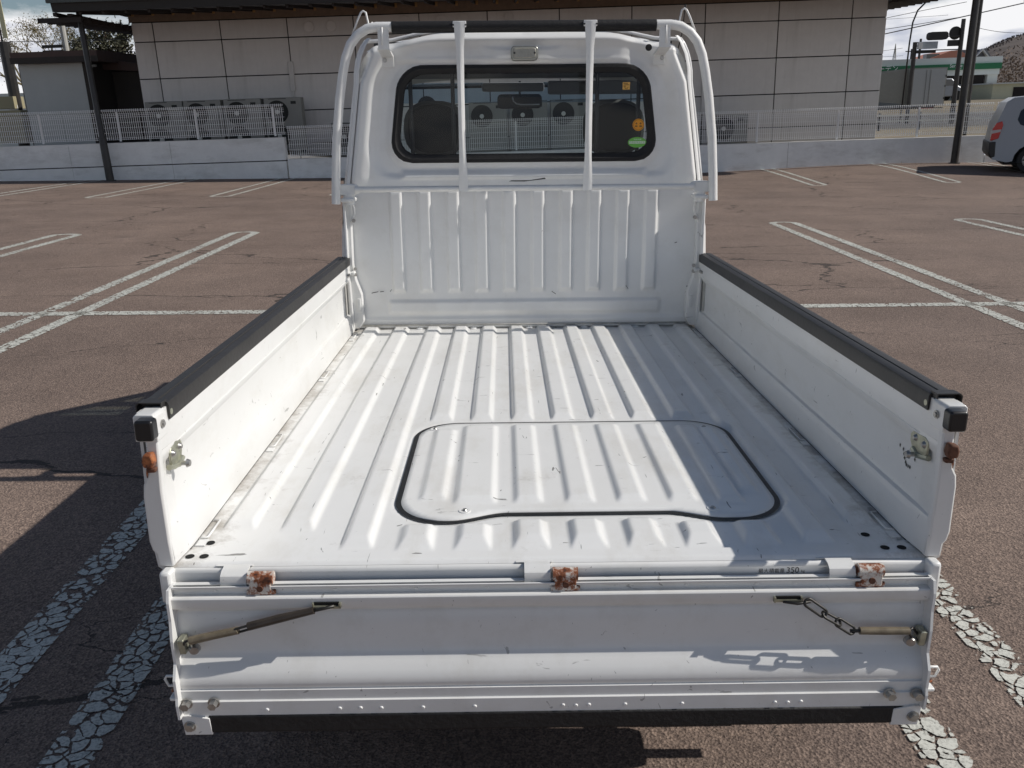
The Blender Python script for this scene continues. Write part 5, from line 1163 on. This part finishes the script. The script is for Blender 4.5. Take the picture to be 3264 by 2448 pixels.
for cx in (-.365, .385):
    SE = empty('seat'); SE.parent = TK
    pillow('headrest', 'seat', SE, (cx, 2.225, 1.437), (.108, .045, .098))
    pillow('headrest_edge', 'seat2', SE, (cx-.002, 2.285, 1.437), (.130, .035, .113))
    pillow('backrest', 'seat', SE, (cx, 2.22, 1.0), (.20, .06, .315), 4)
    MB().box(cx-.20, cx+.20, 2.2, 2.62, .62, .74).build('cushion', 'seat', SE, bevel=.03)
SW = empty('steering_wheel'); SW.parent = TK
MB().tube([(.36+.17*math.cos(t*math.pi/14), 2.82+.06*math.sin(t*math.pi/14), 1.04+.16*math.sin(t*math.pi/14)) for t in range(29)], .012, 6, False).build('rim_ring', 'black', SW, smooth=True); MB().tube([(.36, 2.82, 1.04), (.36, 2.95, .95)], .03, 8).build('column', 'black', SW)
# window guard bars inside
for gx_ in (-.44, -.275, .290, .452): MB().tube([(gx_, 2.07, 1.28), (gx_, 2.07, 1.67)], .008, 8).build('window_guard_bar', 'interd', CAB, smooth=True)
for z in (1.285, 1.345): MB().tube([(-.50, 2.075, z), (.50, 2.075, z)], .006 if z > 1.3 else .008, 8).build('window_guard_bar', 'interd', CAB, smooth=True) if z < 1.3 else None
# aerial
MB().tube([(.595, 2.05, 1.72), (.603, 2.02, 1.78), (.606, 2.0, 1.865)], .0022, 6).disc((.606, 2.0, 1.86), (0, 0, 1), .004, .012, 8).build('aerial', 'chain', TK)
# ---- guard frame behind the cab
GF = empty('cab_guard'); GF.parent = TK
def sxg(s): return s
for s in (-1, 1):
    pth = [(s*.718, 1.862, 1.165), (s*.712, 1.862, 1.26), (s*.700, 1.862, 1.40), (s*.680, 1.862, 1.54), (s*.662, 1.862, 1.63), (s*.648, 1.862, 1.685), (s*.628, 1.862, 1.730), (s*.600, 1.862, 1.762), (s*.565, 1.862, 1.782), (s*.53, 1.862, 1.788), (s*.478, 1.862, 1.788)]
    MB().tube(pth, .0168, 14).build('side_tube', 'tube', GF, smooth='auto')
    MB().disc((s*.478, 1.862, 1.788), (s*-1, 0, 0), .0168, .002, 12).build('tube_end', 'tube', GF)
    # bent bracket to the cab
    bk2 = MB().prism([(s*.487, 1.795), (s*.527, 1.795), (s*.527, 1.715), (s*.487, 1.715)], 'y', 1.848, 1.853).build('bracket', 'tube', GF, bevel=.001)
    MB().tube([(s*.510, 1.846, 1.785), (s*.512, 1.846, 1.725)], .0035, 6).build('bracket_bead', 'tube', bk2, smooth=True)
    MB().prism([(1.848, 1.716), (1.853, 1.716), (1.970, 1.700), (1.970, 1.660), (1.965, 1.660), (1.962, 1.692), (1.848, 1.710)], 'x', s*.487, s*.530).build('bracket_foot', 'tube', bk2, bevel=.001)
    MB().disc((s*.520, 1.964, 1.684), (0, -1, 0), .0085, .006, 14, .007).build('bolt', 'bolt', bk2, smooth='auto')
    # rope hook
    MB().tube([(s*.618, 1.862, 1.765), (s*.597, 1.862, 1.812), (s*.584, 1.862, 1.836), (s*.576, 1.862, 1.841), (s*.567, 1.862, 1.836), (s*.560, 1.862, 1.80), (s*.553, 1.862, 1.796), (s*.543, 1.862, 1.803)], .0036, 8).build('rope_hook', 'tube', GF, smooth=True)
    # clamp at the lower end
    MB().prism([(s*.622, 1.213), (s*.640, 1.236), (s*.668, 1.238), (s*.706, 1.236), (s*.706, 1.196), (s*.668, 1.193), (s*.645, 1.197), (s*.628, 1.206)], 'y', 1.872, 1.90).build('clamp', 'tube', GF, bevel=.005)
    MB().box(min(s*.650, s*.700), max(s*.650, s*.700), 1.86, 1.95, 1.170, 1.186).build('clamp_band', 'tube', GF, bevel=.005)
    MB().tube([(s*.672, 1.89, 1.16), (s*.672, 1.89, 1.20)], .022, 14).build('clamp_collar', 'tube', GF, smooth='auto')
MB().tube([(-.478, 1.862, 1.786), (.478, 1.862, 1.786)], .0150, 12).build('top_tube', 'tube', GF, smooth='auto')
MB().tube([(-.476, 1.862, 1.786), (.476, 1.862, 1.786)], .0200, 20).build('rubber_sleeve', 'rubber', GF, smooth='auto')
MB().tube([(-.645, 1.872, 1.217), (0, 1.872, 1.217), (.645, 1.872, 1.217)], .0110, 12).build('cross_tube', 'tube', GF, smooth='auto')
for cx in (-.232, .237):
    b_ = MB(); n0 = 0; prof3 = [(1.800, .019), (1.780, .019), (1.755, .018), (1.715, .0145), (1.60, .0125), (1.45, .0122), (1.33, .0130), (1.27, .0165), (1.235, .0175), (1.208, .0175)]
    for (z, hw) in prof3:
        yy = 1.838+(1.80-z)*.026; sg = .006
        for (dx, dy) in ((-1, 0), (-.5, -sg), (0, -sg*1.5), (.5, -sg), (1, 0), (0, .004)): b_.v.append((cx+dx*hw, yy+dy*(.4 if hw > .014 else 1), z))
    for j in range(len(prof3)-1):
        for k in range(6): a = j*6+k; b2 = j*6+(k+1) % 6; b_.f.append((a, b2, b2+6, a+6))
    b_.f += [tuple(range(6)), tuple(range((len(prof3)-1)*6, len(prof3)*6))]
    b_.build('upright_bar', 'tube', GF, smooth='auto')
    MB().box(cx-.024, cx+.024, 1.840, 1.846, 1.782, 1.803).build('bar_lug', 'tube', GF, bevel=.002); 
    for sx in (-1, 1): MB().disc((cx+sx*.0215, 1.840, 1.790), (0, -1, 0), .003, .003, 8).build('weld_stud', 'chain', GF)
# ---- chassis, wheels, lamps
CH = empty('chassis'); CH.parent = TK
for s in (-1, 1): MB().box(min(s*.30, s*.36), max(s*.30, s*.36), .05, 3.2, .42, .58).build('frame_rail', 'under', CH)
for y in (.10, .9, 1.7): MB().box(-.62, .62, y, y+.06, .54, .60).build('cross_member', 'under', CH)
MB().box(-.66, .66, .03, .08, .30, .44).build('rear_under_bar', 'under', CH, bevel=.01)
MB().prism([(.36, .34), (.655, .34), (.66, .60), (.36, .60)], 'y', .19, .325).build('shadow_block', 'under', CH, bevel=.02); MB().prism([(.56, .36), (.668, .36), (.682, .262)], 'y', .222, .252).build('shadow_block_tip', 'under', CH)  # unseen block and point added to shape the truck's ground shadow
MB().tube([(.46, .05, .27), (.46, .30, .27), (.46, .8, .30)], .028, 12).build('exhaust_pipe', 'under', CH, smooth='auto')
MB().box(-.20, .30, .9, 1.6, .28, .52).build('engine', 'under', CH, bevel=.03)
MB().tube([(-.62, .62, .27), (.62, .62, .27)], .05, 10).build('axle', 'under', CH)
for s in (-1, 1):
    for y in (.62, 2.62):
        we = empty('wheel'); we.parent = TK; r = .262; wheel(we, (s*.70, y, .262+.0209*y-.006), (-s, 0, 0), r=r, wd=.145)
    MB().box(min(s*.52, s*.70), max(s*.52, s*.70), .33, .345, .20, .56).build('mud_flap', 'rubber', CH)
    tl_ = MB().box(min(s*.44, s*.66), max(s*.44, s*.66), .005, .04, .44, .54).build('tail_lamp', 'red', CH, bevel=.008)
MB().box(-.165, .165, -.005, .005, .40, .50).build('number_plate', 'yel', CH) if False else None
bpy.context.view_layer.update()
